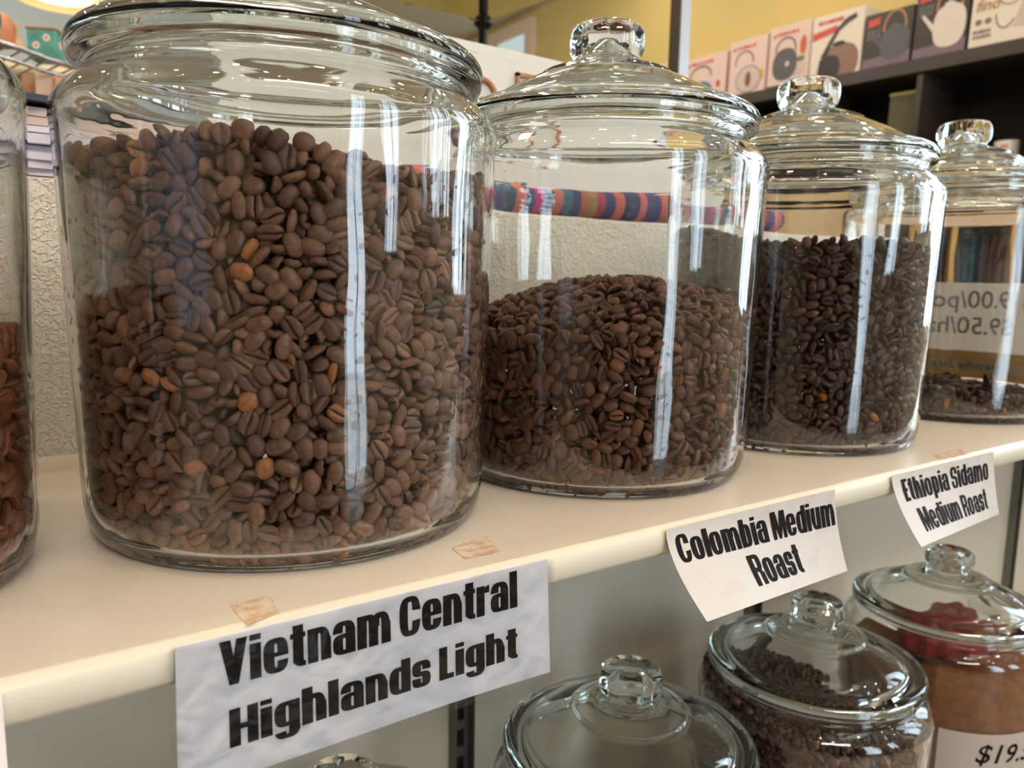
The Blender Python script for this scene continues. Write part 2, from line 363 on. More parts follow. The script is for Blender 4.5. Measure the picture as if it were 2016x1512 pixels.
dup(j1, 'glass jar cut by the left edge of the photo, half full of reddish beans', (JX[0], JY, 0), G1, .3)
dup(j1, 'glass jar half full of beans with the striped cloth showing behind it', (JX[2], JY, 0), G1, .5)
dup(j1, 'glass jar of dark beans standing behind the Colombia jar', (JX[3], JY, 0), G1, .2)
dup(j1, 'rightmost glass jar, almost empty with a white price note on its back', (JX[4], JY, 0), G1, .75)
LX = [.185, .454, .729, 1.018]; LY, LZ = .152, -.521
dup(j1, 'lower jar whose knob peeks up under the Vietnam label', (LX[0], LY, LZ), G2, .1)
dup(j1, 'nearly empty lower jar with a clear domed lid', (LX[1], LY, LZ), G2, .4)
dup(j1, 'lower jar holding very dark beans under its domed lid', (LX[2], LY, LZ), G2, .15)
dup(j1, 'lower jar with amber contents and a red bag, price slip in front', (LX[3], LY, LZ), G2, .6)

# ------------------------------------------------------------------ coffee beans
def bean_mesh(nr, nx, L=5.8e-3, W=4.35e-3, T=3.1e-3, sd=0, groove=.75):
    rs = np.random.default_rng(sd)
    if nr >= 12: ang = [0, 11, 26, 58, 92, 134, 180]
    else: ang = [0, 20, 65, 110, 180]
    ang = ang + [-a for a in ang[-2:0:-1]]; nr = len(ang)
    V = [(-L, 0, 0)]; G = [0.0]; cur = rs.uniform(-.12, .12)
    for i in range(1, nx):
        t = -1 + 2 * i / nx; t = math.sin(t * math.pi / 2); s = math.sqrt(max(0, 1 - t * t)) ** .82
        for a in ang:
            q = R(a); y = math.sin(q); z = -math.cos(q)       # a = 0 is the flat side, at the groove
            zz = z * (.50 if z < 0 else 1.05)
            g = 0.0
            if a == 0: zz += groove * s; g = 1.0
            elif abs(a) < 15: zz += .10 * s; g = .25
            yy = y * (1.0 if abs(a) > 30 else 1.0)
            yo = cur * math.sin(t * 3.0) if abs(a) < 30 else 0
            V.append((t * L, (yy + yo) * s * W, zz * s * T)); G.append(g * (1 if s > .4 else .4))
    V.append((L, 0, 0)); G.append(0.0)
    F = []
    for j in range(nr): F.append((0, 1 + (j + 1) % nr, 1 + j))
    for i in range(nx - 2):
        for j in range(nr):
            a = 1 + i * nr + j; b = 1 + i * nr + (j + 1) % nr; F.append((a, b, b + nr)); F.append((a, b + nr, a + nr))
    e = len(V) - 1; k = 1 + (nx - 2) * nr
    for j in range(nr): F.append((e, k + j, k + (j + 1) % nr))
    V = np.array(V); V *= 1 + rs.normal(0, .025, V.shape)
    return V, np.array(F), np.array(G)

def pack(zbase, top, rin, face=None, span=115, depth=.025, cap=.015, dens=2.25e6, it=45, r=3.8e-3, h=2.0e-3, rng=None, topfull=True):
    """dumbbell relaxation of beans in a shell against the glass and under the surface top(x,y); jar axis at the origin"""
    zt = .26; RM = .1165; n0 = int(math.pi * RM * RM * (zt - zbase) * dens)
    P = rng.uniform(-RM, RM, (int(n0 * 1.28), 3)); P[:, 2] = rng.uniform(zbase, zt, len(P))
    def keep(P):
        rr = np.hypot(P[:, 0], P[:, 1]); t = top(P[:, 0], P[:, 1]); ok = (rr < rin(P[:, 2])) & (P[:, 2] < t)
        side = rr > rin(P[:, 2]) - depth
        if face is not None:
            a = np.abs((np.arctan2(P[:, 1], P[:, 0]) - face + np.pi) % (2 * np.pi) - np.pi); side &= a < R(span)
        capm = P[:, 2] > t - cap
        return ok & (side | capm)
    P = P[keep(P)]; N = len(P)
    D = rng.normal(size=(N, 3)); D[:, 2] *= .75; D /= np.linalg.norm(D, axis=1)[:, None]
    Q = np.concatenate([P + D * h, P - D * h]); d0 = 2 * r; cs = d0
    offs = [(1, 0, 0), (0, 1, 0), (1, 1, 0), (1, -1, 0), (0, 0, 1), (1, 0, 1), (-1, 0, 1), (0, 1, 1), (0, -1, 1), (1, 1, 1), (1, -1, 1), (-1, 1, 1), (-1, -1, 1)]
    for k in range(it):
        c = np.floor((Q + .2) / cs).astype(np.int64); key = c[:, 0] + c[:, 1] * 512 + c[:, 2] * 262144
        o = np.argsort(key, kind='stable'); ks = key[o]; I = []; J = []
        for q, of in enumerate([(0, 0, 0)] + offs):
            kk = key + of[0] + of[1] * 512 + of[2] * 262144
            s = np.searchsorted(ks, kk, 'left'); e = np.searchsorted(ks, kk, 'right')
            for m in range(int((e - s).max()) if len(s) else 0):
                ok = s + m < e; i = np.nonzero(ok)[0]; j = o[s[i] + m]
                if q == 0: g = i < j; i = i[g]; j = j[g]
                g = (i % N) != (j % N); I.append(i[g]); J.append(j[g])
        I = np.concatenate(I); J = np.concatenate(J); dv = Q[I] - Q[J]; ds = np.linalg.norm(dv, axis=1) + 1e-9
        m = ds < d0; I, J, dv, ds = I[m], J[m], dv[m], ds[m]; push = dv / ds[:, None] * ((d0 - ds) * .5)[:, None]
        A = np.zeros_like(Q); cnt = np.zeros(len(Q)); np.add.at(A, I, push); np.add.at(A, J, -push); np.add.at(cnt, I, 1); np.add.at(cnt, J, 1)
        Q = Q + A / np.maximum(cnt, 1)[:, None] * 1.35
        Q[:, 2] -= 1.2e-4 * (1 - k / it)
        rr = np.hypot(Q[:, 0], Q[:, 1]); lim = rin(np.clip(Q[:, 2], 0, .3)) - r * .86
        lim = np.where(Q[:, 2] < zbase + .012, lim - .5 * (zbase + .012 - Q[:, 2]), lim)
        s = np.minimum(1, lim / np.maximum(rr, 1e-6)); Q[:, :2] *= s[:, None]
        Q[:, 2] = np.maximum(Q[:, 2], zbase + r * .86)
        t = top(Q[:, 0], Q[:, 1]) - .002; Q[:, 2] = np.where(Q[:, 2] > t, Q[:, 2] * .4 + t * .6, Q[:, 2])
        a, b = Q[:N], Q[N:]; dd = a - b; l = np.linalg.norm(dd, axis=1) + 1e-9; cmid = (a + b) / 2; dd = dd / l[:, None] * h
        Q = np.concatenate([cmid + dd, cmid - dd])
    return (Q[:N] + Q[N:]) / 2, (Q[:N] - Q[N:]) / (2 * h)

def orient(P, D, rng, bias=.9):
    X = D / np.linalg.norm(D, axis=1)[:, None]
    rad = np.stack([P[:, 0], P[:, 1], 0 * P[:, 0]], 1); rl = np.linalg.norm(rad, axis=1) + 1e-9; rad /= rl[:, None]
    sg = np.where(rng.random(len(P)) < .42, -1., 1.)      # flat side out / in
    Z = rad * sg[:, None] * bias + rng.normal(size=P.shape) * .55
    Z -= X * (Z * X).sum(1)[:, None]; Z /= np.linalg.norm(Z, axis=1)[:, None]
    return X, np.cross(Z, X), Z

def fill(name, label, cat, jx, jy, zb, P, X, Y, Z, protos, m, rng, kind='stuff', sc=(.9, 1.1)):
    n = len(P); VV = []; FF = []; TT = []; GG = []; base = 0
    which = rng.integers(0, len(protos), n); S = rng.uniform(sc[0], sc[1], (n, 3)); tint = rng.beta(2.2, 2.6, n)
    tint = np.where(rng.random(n) < .013, 1.0, tint * .95)
    for k, (V, F, G) in enumerate(protos):
        s = np.nonzero(which == k)[0]
        if not len(s): continue
        L = V[None] * S[s][:, None, :]
        Wd = P[s][:, None, :] + L[..., :1] * X[s][:, None, :] + L[..., 1:2] * Y[s][:, None, :] + L[..., 2:3] * Z[s][:, None, :]
        VV.append(Wd.reshape(-1, 3)); f = F[None] + (np.arange(len(s)) * len(V))[:, None, None] + base; FF.append(f.reshape(-1, 3))
        TT.append(np.repeat(tint[s], len(V))); GG.append(np.tile(G, len(s))); base += len(s) * len(V)
    VV = np.concatenate(VV).astype(np.float32); FF = np.concatenate(FF).astype(np.int32)
    me = bpy.data.meshes.new(name); me.vertices.add(len(VV)); me.vertices.foreach_set('co', VV.ravel())
    me.loops.add(FF.size); me.loops.foreach_set('vertex_index', FF.ravel()); me.polygons.add(len(FF))
    me.polygons.foreach_set('loop_start', np.arange(0, FF.size, 3, dtype=np.int32)); me.polygons.foreach_set('use_smooth', np.ones(len(FF), bool))
    me.update(calc_edges=True)
    for nm, arr in (('tint', TT), ('groove', GG)):
        at_ = me.attributes.new(nm, 'FLOAT', 'POINT'); at_.data.foreach_set('value', np.concatenate(arr).astype(np.float32))
    me.materials.append(m); o = bpy.data.objects.new(name, me); C.objects.link(o); o.location = (jx, jy, zb)
    return tag(o, label, cat, kind=kind)

HI = [bean_mesh(12, 7, sd=i, L=.0060 * q, W=.0045 * w, T=.0032 * t) for i, (q, w, t) in enumerate([(1, 1, 1), (.92, 1.02, 1.05), (1.05, .95, .95), (.85, .95, 1.15), (1.0, 1.08, .9)])]
LO = [bean_mesh(8, 5, sd=20 + i, L=.0060 * q, W=.0045 * w, T=.0032 * t) for i, (q, w, t) in enumerate([(1, 1, 1), (.92, 1.02, 1.05), (1.05, .95, .95)])]
def cam_az(jx, jy): return math.atan2(EYE.y - jy, EYE.x - jx)

# jar 1: light roast, nearly full
rng = np.random.default_rng(3)
top1 = lambda x, y: .2025 + .04 * (np.hypot(x, y) < -1) + .006 * np.sin(x * 38 + 1) * np.cos(y * 31) - .010 * np.clip(x / .1, 0, 1)
P, D = pack(.0065, top1, RIN, cam_az(JX[1], JY), 112, rng=rng, cap=.013)
X, Y, Z = orient(P, D, rng)
az = np.abs((np.arctan2(P[:, 1], P[:, 0]) - cam_az(JX[1], JY) + np.pi) % (2 * np.pi) - np.pi)
rr = RIN(P[:, 2]) - np.hypot(P[:, 0], P[:, 1])
score = np.hypot(az * .11, (P[:, 2] - .095) * .9) + (rr > .0062) * 10
order = np.argsort(score); near, rest = order[:300], order[300:]
fill('coffee_beans', 'mass of light brown roasted beans filling the largest jar', 'coffee beans', JX[1], JY, 0, P[rest], X[rest], Y[rest], Z[rest], HI, M_bean1, rng)
variants = []
for i in range(24):
    V, F, G = bean_mesh(12, 9, sd=60 + i, L=.0060 * random.uniform(.88, 1.08), W=.0045 * random.uniform(.92, 1.08), T=.0032 * random.uniform(.9, 1.12))
    me = bpy.data.meshes.new('coffee_bean'); me.from_pydata(V.tolist(), [], F.tolist()); me.update(); me.polygons.foreach_set('use_smooth', [True] * len(F))
    tt = 1.0 if i == 7 else float(rng.beta(2.2, 2.6)) * .95
    for nm, arr in (('tint', np.full(len(V), tt)), ('groove', G)):
        at_ = me.attributes.new(nm, 'FLOAT', 'POINT'); at_.data.foreach_set('value', np.asarray(arr, np.float32))
    me.materials.append(M_bean1); variants.append(me)
for i, k in enumerate(near):
    o = bpy.data.objects.new('coffee_bean', variants[int((rng.integers(0, 24), rng.integers(0, 24))[0]) if rng.random() < .5 else int(rng.integers(8, 24))] if i else variants[0]); C.objects.link(o)
    m4 = Matrix((X[k], Y[k], Z[k])).transposed().to_4x4(); m4.translation = Vector(P[k]) + Vector((JX[1], JY, 0)); o.matrix_world = m4
    tag(o, 'roasted light brown coffee bean pressed against the front of the largest jar', 'coffee bean', 'beans against the front glass of the largest jar')

# jar 2: medium roast, mounded towards the right
rng = np.random.default_rng(5)
top2 = lambda x, y: .146 + .08 * x + .02 * y - 2.2 * ((x - .01) ** 2 + (y - .0) ** 2)
P, D = pack(.0065, top2, RIN, cam_az(JX[2], JY), 112, rng=rng, cap=.016); X, Y, Z = orient(P, D, rng)
fill('coffee_beans', 'heap of medium roast beans in the jar before the striped cloth', 'coffee beans', JX[2], JY, 0, P, X, Y, Z, HI, M_bean2, rng)
# jar 3: darker, fuller
rng = np.random.default_rng(8)
top3 = lambda x, y: .173 - .02 * x / .1 * .6 + .006 * np.sin(y * 40)
P, D = pack(.0065, top3, RIN, cam_az(JX[3], JY), 110, rng=rng, cap=.014); X, Y, Z = orient(P, D, rng)
fill('coffee_beans', 'mass of dark brown beans in the jar behind the Colombia jar', 'coffee beans', JX[3], JY, 0, P, X, Y, Z, LO, M_bean3, rng)
# jar 0: reddish, flatter
rng = np.random.default_rng(9)
top0 = lambda x, y: .118 + 0 * x + .004 * np.sin(x * 50)
P, D = pack(.0065, top0, RIN, cam_az(JX[0], JY) + .5, 80, rng=rng, cap=.014); X, Y, Z = orient(P, D, rng, .5)
FL = [bean_mesh(12, 7, sd=80 + i, L=.0068, W=.0046, T=.0020, groove=.4) for i in range(3)]
fill('coffee_beans', 'reddish flat cracked beans in the jar at the left edge', 'coffee beans', JX[0], JY, 0, P, X, Y, Z, FL, M_bean0, rng)
# jar 4: thin layer of bark-like chips over small beans
rng = np.random.default_rng(12)
top4 = lambda x, y: .030 - .10 * x + .03 * y
P, D = pack(.0065, top4, RIN, cam_az(JX[4], JY), 120, rng=rng, cap=.02); X, Y, Z = orient(P, D, rng)
fill('coffee_beans', 'shallow layer of small dark beans in the rightmost jar', 'coffee beans', JX[4], JY, 0, P, X, Y, Z, LO, M_bean3, rng)
n = 260; a = rng.uniform(0, 6.28, n); q = np.sqrt(rng.random(n)) * .098; P = np.stack([q * np.cos(a), q * np.sin(a), 0 * a], 1); P[:, 2] = top4(P[:, 0], P[:, 1]) + rng.uniform(.0, .010, n)
D = rng.normal(size=(n, 3)); D[:, 2] *= .25; X = D / np.linalg.norm(D, axis=1)[:, None]; Z = rng.normal(size=(n, 3)) * .35 + [0, 0, 1]; Z -= X * (Z * X).sum(1)[:, None]; Z /= np.linalg.norm(Z, axis=1)[:, None]
CH = [bean_mesh(8, 5, sd=90 + i, L=.011, W=.0035, T=.0012, groove=.3) for i in range(4)]
fill('bark_chips', 'loose brown curled chips lying on the beans in the rightmost jar', 'bark chips', JX[4], JY, 0, P, X, np.cross(Z, X), Z, CH, M_chip, rng)
# lower jars
rng = np.random.default_rng(14)
topB = lambda x, y: .205 + .02 * y / .1 - .03 * x / .1
P, D = pack(.0065, topB, RIN, cam_az(LX[2], LY), 105, rng=rng, cap=.014, it=30); X, Y, Z = orient(P, D, rng)
fill('coffee_beans', 'very dark beans heaped in the lower jar under the Colombia label', 'coffee beans', LX[2], LY, LZ, P, X, Y, Z, LO, M_bean3, rng)
topA = lambda x, y: .05 + 0 * x
P, D = pack(.0065, topA, RIN, cam_az(LX[1], LY), 100, rng=rng, cap=.012, it=25); X, Y, Z = orient(P, D, rng)
fill('coffee_beans', 'low layer of brown beans in the nearly empty lower jar', 'coffee beans', LX[1], LY, LZ, P, X, Y, Z, LO, M_bean2, rng)
M_amber = mat('amber_ground_tea', (150, 84, 24), .8, noise=(90, (112, 56, 16), .35, .7), bump=(300, .6, .002))
amb = MB().lathe(smooth_prof([(.0, .0068), (.094, .0070), (.103, .0090), (.1082, .018), (.109, .035)], 3) + [(.1115, .10), (.1130, .185), (.108, .192), (.06, .196), (.0, .199)], 64).build('ground_tea', M_amber, None, True)
amb.location = (LX[3], LY, LZ); tag(amb, 'amber ground tea filling the rightmost lower jar', 'tea', kind='stuff')
M_red = mat('red_foil_bag', (150, 26, 40), .35, bump=(40, .8, .006))
bm = bmesh.new(); bmesh.ops.create_icosphere(bm, subdivisions=4, radius=1)
for q in bm.verts:
    c = q.co; f = 1 + .09 * math.sin(c.x * 7 + c.y * 5) + .06 * math.sin(c.y * 13 - c.x * 4)
    q.co = Vector((c.x * .072 * f, c.y * .045 * f, abs(c.z) ** .6 * math.copysign(1, c.z) * .020 * f))
me = bpy.data.meshes.new('foil_bag'); bm.to_mesh(me); bm.free(); me.materials.append(M_red); me.polygons.foreach_set('use_smooth', [True] * len(me.polygons))
o = bpy.data.objects.new('foil_bag', me); C.objects.link(o); o.location = (LX[3] - .01, LY - .01, LZ + .222); tag(o, 'crumpled red foil bag on the amber tea inside the lower jar', 'bag')

# ------------------------------------------------------------------ condensed heavy lettering
def ringq(x0, y0, x1, y1, sw, hw, pred=None, n=56, no=3.0, ni=4.5):
    cx, cy_, a, b = (x0 + x1) / 2, (y0 + y1) / 2, (x1 - x0) / 2, (y1 - y0) / 2
    def pt(t, a, b, e):
        c, s = math.cos(t), math.sin(t); return (cx + a * math.copysign(abs(c) ** (2 / e), c), cy_ + b * math.copysign(abs(s) ** (2 / e), s))
    Q = []
    for i in range(n):
        t0, t1 = 2 * math.pi * i / n, 2 * math.pi * (i + 1) / n
        A, B = pt(t0, a, b, no), pt(t1, a, b, no); D_, E_ = pt(t0, a - sw, b - hw, ni), pt(t1, a - sw, b - hw, ni)
        mx = (A[0] + B[0] + D_[0] + E_[0]) / 4; my = (A[1] + B[1] + D_[1] + E_[1]) / 4
        if pred is None or pred(mx, my): Q.append([A, B, E_, D_])
    return Q
def br(x0, y0, x1, y1): return [[(x0, y0), (x1, y0), (x1, y1), (x0, y1)]]
S_, W_, XH = .25, .565, .80
def arch(x0, x1): return ringq(x0, -.5, x1, XH, S_, .14, lambda x, y: y > .45) + br(x1 - S_, 0, x1, .52)
def ess(w, h, s): 
    m = h / 2
    return (ringq(0, m - .07, w, h, s, .13, lambda x, y: not (x > w * .55 and y < h * .66)) + ringq(0, 0, w, m + .07, s, .13, lambda x, y: not (x < w * .45 and y > h * .34)))
GL = {
 'V': (.60, [[(0, 1), (.24, 1), (.40, 0), (.20, 0)], [(.60, 1), (.36, 1), (.20, 0), (.40, 0)]]),
 'i': (S_, br(0, 0, S_, XH) + br(0, .87, S_, 1)), 'l': (S_, br(0, 0, S_, 1)),
 'e': (W_, ringq(0, 0, W_, XH, S_, .13, lambda x, y: not (x > .3 and .27 < y < .42), n=72) + br(S_ * .9, .37, W_, .47) + br(W_ - S_, .41, W_, .5)),
 't': (.36, br(.06, .1, .06 + S_, .97) + br(0, .67, .36, .79) + ringq(.06, 0, .60, .6, S_, .12, lambda x, y: x < .30 and y < .3) + br(.22, 0, .36, .12)),
 'n': (W_, br(0, 0, S_, XH) + arch(0.0, W_)),
 'h': (W_, br(0, 0, S_, 1) + arch(0.0, W_)),
 'm': (.88, br(0, 0, S_, XH) + arch(0.0, .5475) + arch(.3325, .88)),
 'u': (W_, br(W_ - S_, 0, W_, XH) + br(0, .26, S_, XH) + ringq(0, 0, W_, 1.3, S_, .14, lambda x, y: y < .36)),
 'a': (W_, br(W_ - S_, 0, W_, .6) + ringq(0, .1, W_, XH, S_, .12, lambda x, y: y > .55) + br(0, .52, S_, .6) + ringq(0, 0, W_, .50, S_, .11, lambda x, y: x < W_ * .68)),
 'r': (.40, br(0, 0, S_, XH) + [[(.17, .52), (.25, .60), (.40, .60), (.40, XH + .01), (.28, .77), (.2, .68)]]),
 'o': (W_, ringq(0, 0, W_, XH, S_, .13)),
 'g': (W_, ringq(0, .12, W_, XH, S_, .12) + br(W_ - S_, -.05, W_, XH) + ringq(0, -.2, W_, .4, S_, .12, lambda x, y: y < -.0 or (x > .3 and y < .1))),
 'd': (W_, ringq(0, 0, W_, XH, S_, .13) + br(W_ - S_, 0, W_, 1)), 'b': (W_, ringq(0, 0, W_, XH, S_, .13) + br(0, 0, S_, 1)),
 'p': (W_, ringq(0, 0, W_, XH, S_, .13) + br(0, -.2, S_, XH)), 's': (.50, ess(.50, XH, S_ * .93)),
 'C': (.58, ringq(0, 0, .58, 1, .23, .14, lambda x, y: not (x > .33 and .40 < y < .60))),
 'H': (.60, br(0, 0, .23, 1) + br(.37, 0, .60, 1) + br(.2, .43, .4, .58)), 'L': (.42, br(0, 0, .23, 1) + br(0, 0, .42, .16)),
 'M': (.80, br(0, 0, .2, 1) + br(.6, 0, .8, 1) + [[(.08, 1), (.29, 1), (.47, 0), (.33, 0)], [(.72, 1), (.51, 1), (.33, 0), (.47, 0)]]),
 'R': (.60, br(0, 0, .23, 1) + ringq(0, .42, .60, 1, .23, .14, lambda x, y: x > .12) + br(.37, 0, .60, .40) + br(.35, .38, .52, .56)),
 'E': (.42, br(0, 0, .23, 1) + br(0, 0, .42, .15) + br(0, .43, .39, .57) + br(0, .85, .42, 1)), 'S': (.57, ess(.57, 1, .22)), ' ': (.20, []),
}
def textquads(s):
    x = 0; Q = []
    for ch in s:
        wd, q = GL[ch]; Q += [[(px + x, py) for px, py in k] for k in q]; x += wd + (.045 if ch != ' ' else 0)
    return Q, x - .045
def lettering(name, s, fn, u0, u1, v0, v1, m, parent):
    """lay text on a surface: fn(u,v)->point; u0..u1 along, v0 cap top, v1 baseline"""
    Q, W = textquads(s); mb = MB()
    for q in Q:
        pts = []
        for (x, y) in q: pts.append(fn(u0 + (u1 - u0) * x / W, v1 + (v0 - v1) * y))
        mb.add(pts, [tuple(range(len(pts)))])
    return mb.build(name, m, parent)

def paper(name, label, loc, w_, h_, curl, m, thick=.0003, rot=0.0, group='printed shelf labels'):
    """sheet hanging from its top edge at the shelf front; curl(u,v) -> outward offset, drop"""
    t = thing(name, label, 'label', loc, rot, group)
    def fn(u, v, off=0.0):
        o_, dz, dx = curl(u, v); return (u * w_ + dx, -o_ - off, -dz)
    nu, nv = 24, 16; V = []; F = []
    for s in (0, 1):
        for i in range(nu + 1):
            for j in range(nv + 1): V.append(fn(i / nu, j / nv, 0 if s else -thick))
    K = (nu + 1) * (nv + 1); id_ = lambda s, i, j: s * K + i * (nv + 1) + j
    for i in range(nu):
        for j in range(nv):
            F.append((id_(1, i, j), id_(1, i, j + 1), id_(1, i + 1, j + 1), id_(1, i + 1, j))); F.append((id_(0, i, j), id_(0, i + 1, j), id_(0, i + 1, j + 1), id_(0, i, j + 1)))
    for i in range(nu): F.append((id_(0, i, 0), id_(1, i, 0), id_(1, i + 1, 0), id_(0, i + 1, 0))); F.append((id_(0, i, nv), id_(0, i + 1, nv), id_(1, i + 1, nv), id_(1, i, nv)))
    for j in range(nv): F.append((id_(0, 0, j), id_(0, 0, j + 1), id_(1, 0, j + 1), id_(1, 0, j))); F.append((id_(0, nu, j), id_(1, nu, j), id_(1, nu, j + 1), id_(0, nu, j + 1)))
    meshobj('sheet', V, F, m, t, True, 40)
    return t, (lambda u, v: fn(u, v, .00012)), fn

YFR = -.0028
# label 1: laminated
W1, H1 = .1815, .0625
t1, f1, g1 = paper('shelf_label', 'large laminated label reading Vietnam Central Highlands Light', (.0555, YFR, -.0006), W1, H1, lambda u, v: (.0006 * math.sin(u * 7) * v + .0035 * max(0, u - .8) * v, v * (H1 + .0012 * u) - .0 , .004 * u * v - .001 * v), M_paper)
lettering('lettering', 'Vietnam Central', f1, .090, .892, .045, .352, M_ink, t1)
lettering('lettering', 'Highlands Light', f1, .108, .890, .520, .785, M_ink, t1)
V = []; F = []; nu, nv = 28, 12
for i in range(nu + 1):
    for j in range(nv + 1):
        u = -.015 + 1.035 * i / nu; v = -.0 + 1.06 * j / nv; V.append(g1(u, v, .0007 + .0002 * math.sin(u * 40) * v))
for i in range(nu):
    for j in range(nv): a = i * (nv + 1) + j; F.append((a, a + 1, a + nv + 2, a + nv + 1))
meshobj('laminate_film', V, F, M_lam, t1, True)
# label 2: curled out at the lower left
def curl2(u, v):
    k = .034 * (1 - u) + .0125 * u; o_ = k * v ** 1.7; return (o_, .0435 * v + (.0 + .0135 * u) * v, .003 * u * v)
t2, f2, g2 = paper('shelf_label', 'curled white label reading Colombia Medium Roast', (.3245, YFR, -.0008), .170, .055, curl2, M_paper_dim)
lettering('lettering', 'Colombia Medium', f2, .035, .985, .10, .44, M_ink, t2)
lettering('lettering', 'Roast', f2, .365, .685, .53, .86, M_ink, t2)
# label 3
def curl3(u, v):
    k = .027 * (1 - u) + .008 * u; return (k * v ** 1.5, .0485 * v + .0075 * u * v, .004 * u * v)
t3, f3, g3 = paper('shelf_label', 'small white label reading Ethiopia Sidamo Medium Roast', (.5690, YFR, -.0008), .168, .055, curl3, M_paper_dim)
lettering('lettering', 'Ethiopia Sidamo', f3, .070, .930, .09, .42, M_ink, t3)
lettering('lettering', 'Medium Roast', f3, .125, .870, .54, .86, M_ink, t3)
t0, f0, g0 = paper('shelf_label', 'blank corner of a white label at the lower left edge of the photo', (-.1845, YFR, -.0022), .184, .062, lambda u, v: (.0008 * v, .062 * v, .0), M_paper)

# tape remnants on the shelf
M_tape = mat('dirty_tape', (206, 172, 142), .3, noise=(150, (228, 210, 188), .42, .6), alpha=.85)
for k, (a, b, c, d, lab) in enumerate([((450, 1192), (530, 1172), (552, 1205), (487, 1228), 'torn brown tape remnant above the Vietnam label'),
                                 ((890, 1078), (955, 1052), (985, 1085), (915, 1100), 'torn tape remnant beside the base of the largest jar'),
                                 ((1835, 895), (1890, 884), (1905, 893), (1850, 905), 'clear tape scrap near the right shelf edge')]):
    mb = MB(); q = [at(*p_, z=.0004) for p_ in (a, b, c, d)]; n = 9; V = []
    for i in range(n):
        for j in range(n):
            s, t = i / (n - 1), j / (n - 1); p_ = (q[0] * (1 - s) + q[1] * s) * (1 - t) + (q[3] * (1 - s) + q[2] * s) * t
            e = (random.random() - .5) * .0012 if i in (0, n - 1) or j in (0, n - 1) else 0
            V.append((p_.x + e, p_.y + e, .0003))
    F = [(i * n + j, (i + 1) * n + j, (i + 1) * n + j + 1, i * n + j + 1) for i in range(n - 1) for j in range(n - 1)]
    tag(meshobj('tape_scrap', V, F, M_tape), lab, 'tape', 'tape remnants on the shelf')

# ------------------------------------------------------------------ price notes (thin lettering)
def flat_text(s, size, shear=0.0, bold=0.0):
    cu = bpy.data.curves.new('writing', 'FONT'); cu.body = s; cu.size = size; cu.shear = shear; cu.offset = bold; cu.resolution_u = 3
    o = bpy.data.objects.new('writing', cu); C.objects.link(o); dg = bpy.context.evaluated_depsgraph_get()
    me = o.evaluated_get(dg).to_mesh(); V = [v_.co.copy() for v_ in me.vertices]; F = [tuple(p_.vertices) for p_ in me.polygons]
    bpy.data.objects.remove(o); bpy.data.curves.remove(cu)
    return V, F
def wrap(name, s, size, fn, m, parent, shear=0.0, bold=0.0):
    V, F = flat_text(s, size, shear, bold); return meshobj(name, [fn(q.x, q.y) for q in V], F, m, parent)
def arc_sheet(name, R_, a0, a1, z0, z1, m, parent, n=28, th=.0003, wob=0):
    V = []; F = []
    for r_ in (R_, R_ + th):
        for i in range(n + 1):
            a = a0 + (a1 - a0) * i / n
            for z in (z0, z1): V.append((r_ * math.cos(a), r_ * math.sin(a), z + (wob * math.sin(i * 1.7))))
    K = 2 * (n + 1)
    for i in range(n):
        b = 2 * i; F.append((K + b, K + b + 2, K + b + 3, K + b + 1)); F.append((b, b + 1, b + 3, b + 2)); F.append((b, b + 2, K + b + 2, K + b)); F.append((b + 1, K + b + 1, K + b + 3, b + 3))
    F.append((0, K, K + 1, 1)); e = 2 * n; F.append((e, e + 1, K + e + 1, K + e))
    return meshobj(name, V, F, m, parent, True, 30)
M_note = mat('price_note_paper', (226, 218, 212), .6)
nt = M_note.node_tree; tl = nt.nodes.new('ShaderNodeBsdfTranslucent'); tl.inputs[0].default_value = lin((232, 224, 214)); ms = nt.nodes.new('ShaderNodeMixShader'); ms.inputs[0].default_value = .55
nt.links.new(nt.nodes['Principled BSDF'].outputs[0], ms.inputs[1]); nt.links.new(tl.outputs[0], ms.inputs[2]); nt.links.new(ms.outputs[0], nt.nodes['Material Output'].inputs['Surface'])
M_faint = mat('ink_showing_through_paper', (176, 170, 164), .7)
M_pen = mat('brown_pen_ink', (84, 66, 52), .6)
# slip on the front of the lower right jar
ps = thing('price_slip', 'white price slip reading 19.5 on the amber jar front', 'price slip', (LX[3], LY, LZ))
RS = .1182; c0 = cam_az(LX[3], LY)
arc_sheet('sheet', RS, R(207), R(300), .06, .1445, M_note, ps)
wrap('lettering', '$19.50/pound', .033, lambda x, y: ((RS + .0006) * math.cos(R(226) + x / RS), (RS + .0006) * math.sin(R(226) + x / RS), .109 + y), M_ink, ps, .25, .0004)
# note on the back of the right jar, its print showing through mirrored
pn = thing('price_note', 'white price note on the back of the rightmost jar, seen mirrored', 'price note', (JX[4], JY, 0))
RB = .1192; bk = math.atan2(JY - EYE.y, JX[4] - EYE.x)
arc_sheet('sheet', RB, bk - R(62), bk + R(68), .0625, .1500, M_note, pn)
def backf(z, a_start, zz=0): return lambda x, y: ((RB - .0008) * math.cos(bk + R(a_start) + x / RB), (RB - .0008) * math.sin(bk + R(a_start) + x / RB), z + y)
wrap('lettering', '$19.00/pound', .031, backf(.1185, -51.5), M_faint, pn, 0, .0004)
wrap('lettering', '$9.50/half', .031, backf(.0850, -39.5), M_faint, pn, 0, .0004)
hn = thing('tape_note', 'amber tape with handwritten note low on the rightmost jar back', 'note', (JX[4], JY, 0))
M_atape = mat('amber_tape', (196, 146, 62), .35, noise=(30, (214, 168, 86), .4, .6))
arc_sheet('tape_strip', RB, bk - R(62), bk + R(62), .0290, .0618, M_atape, hn)
arc_sheet('paper_strip', RB - .0006, bk - R(60), bk + R(64), .0385, .0500, mat('tan_note_paper', (196, 172, 140), .6), hn)
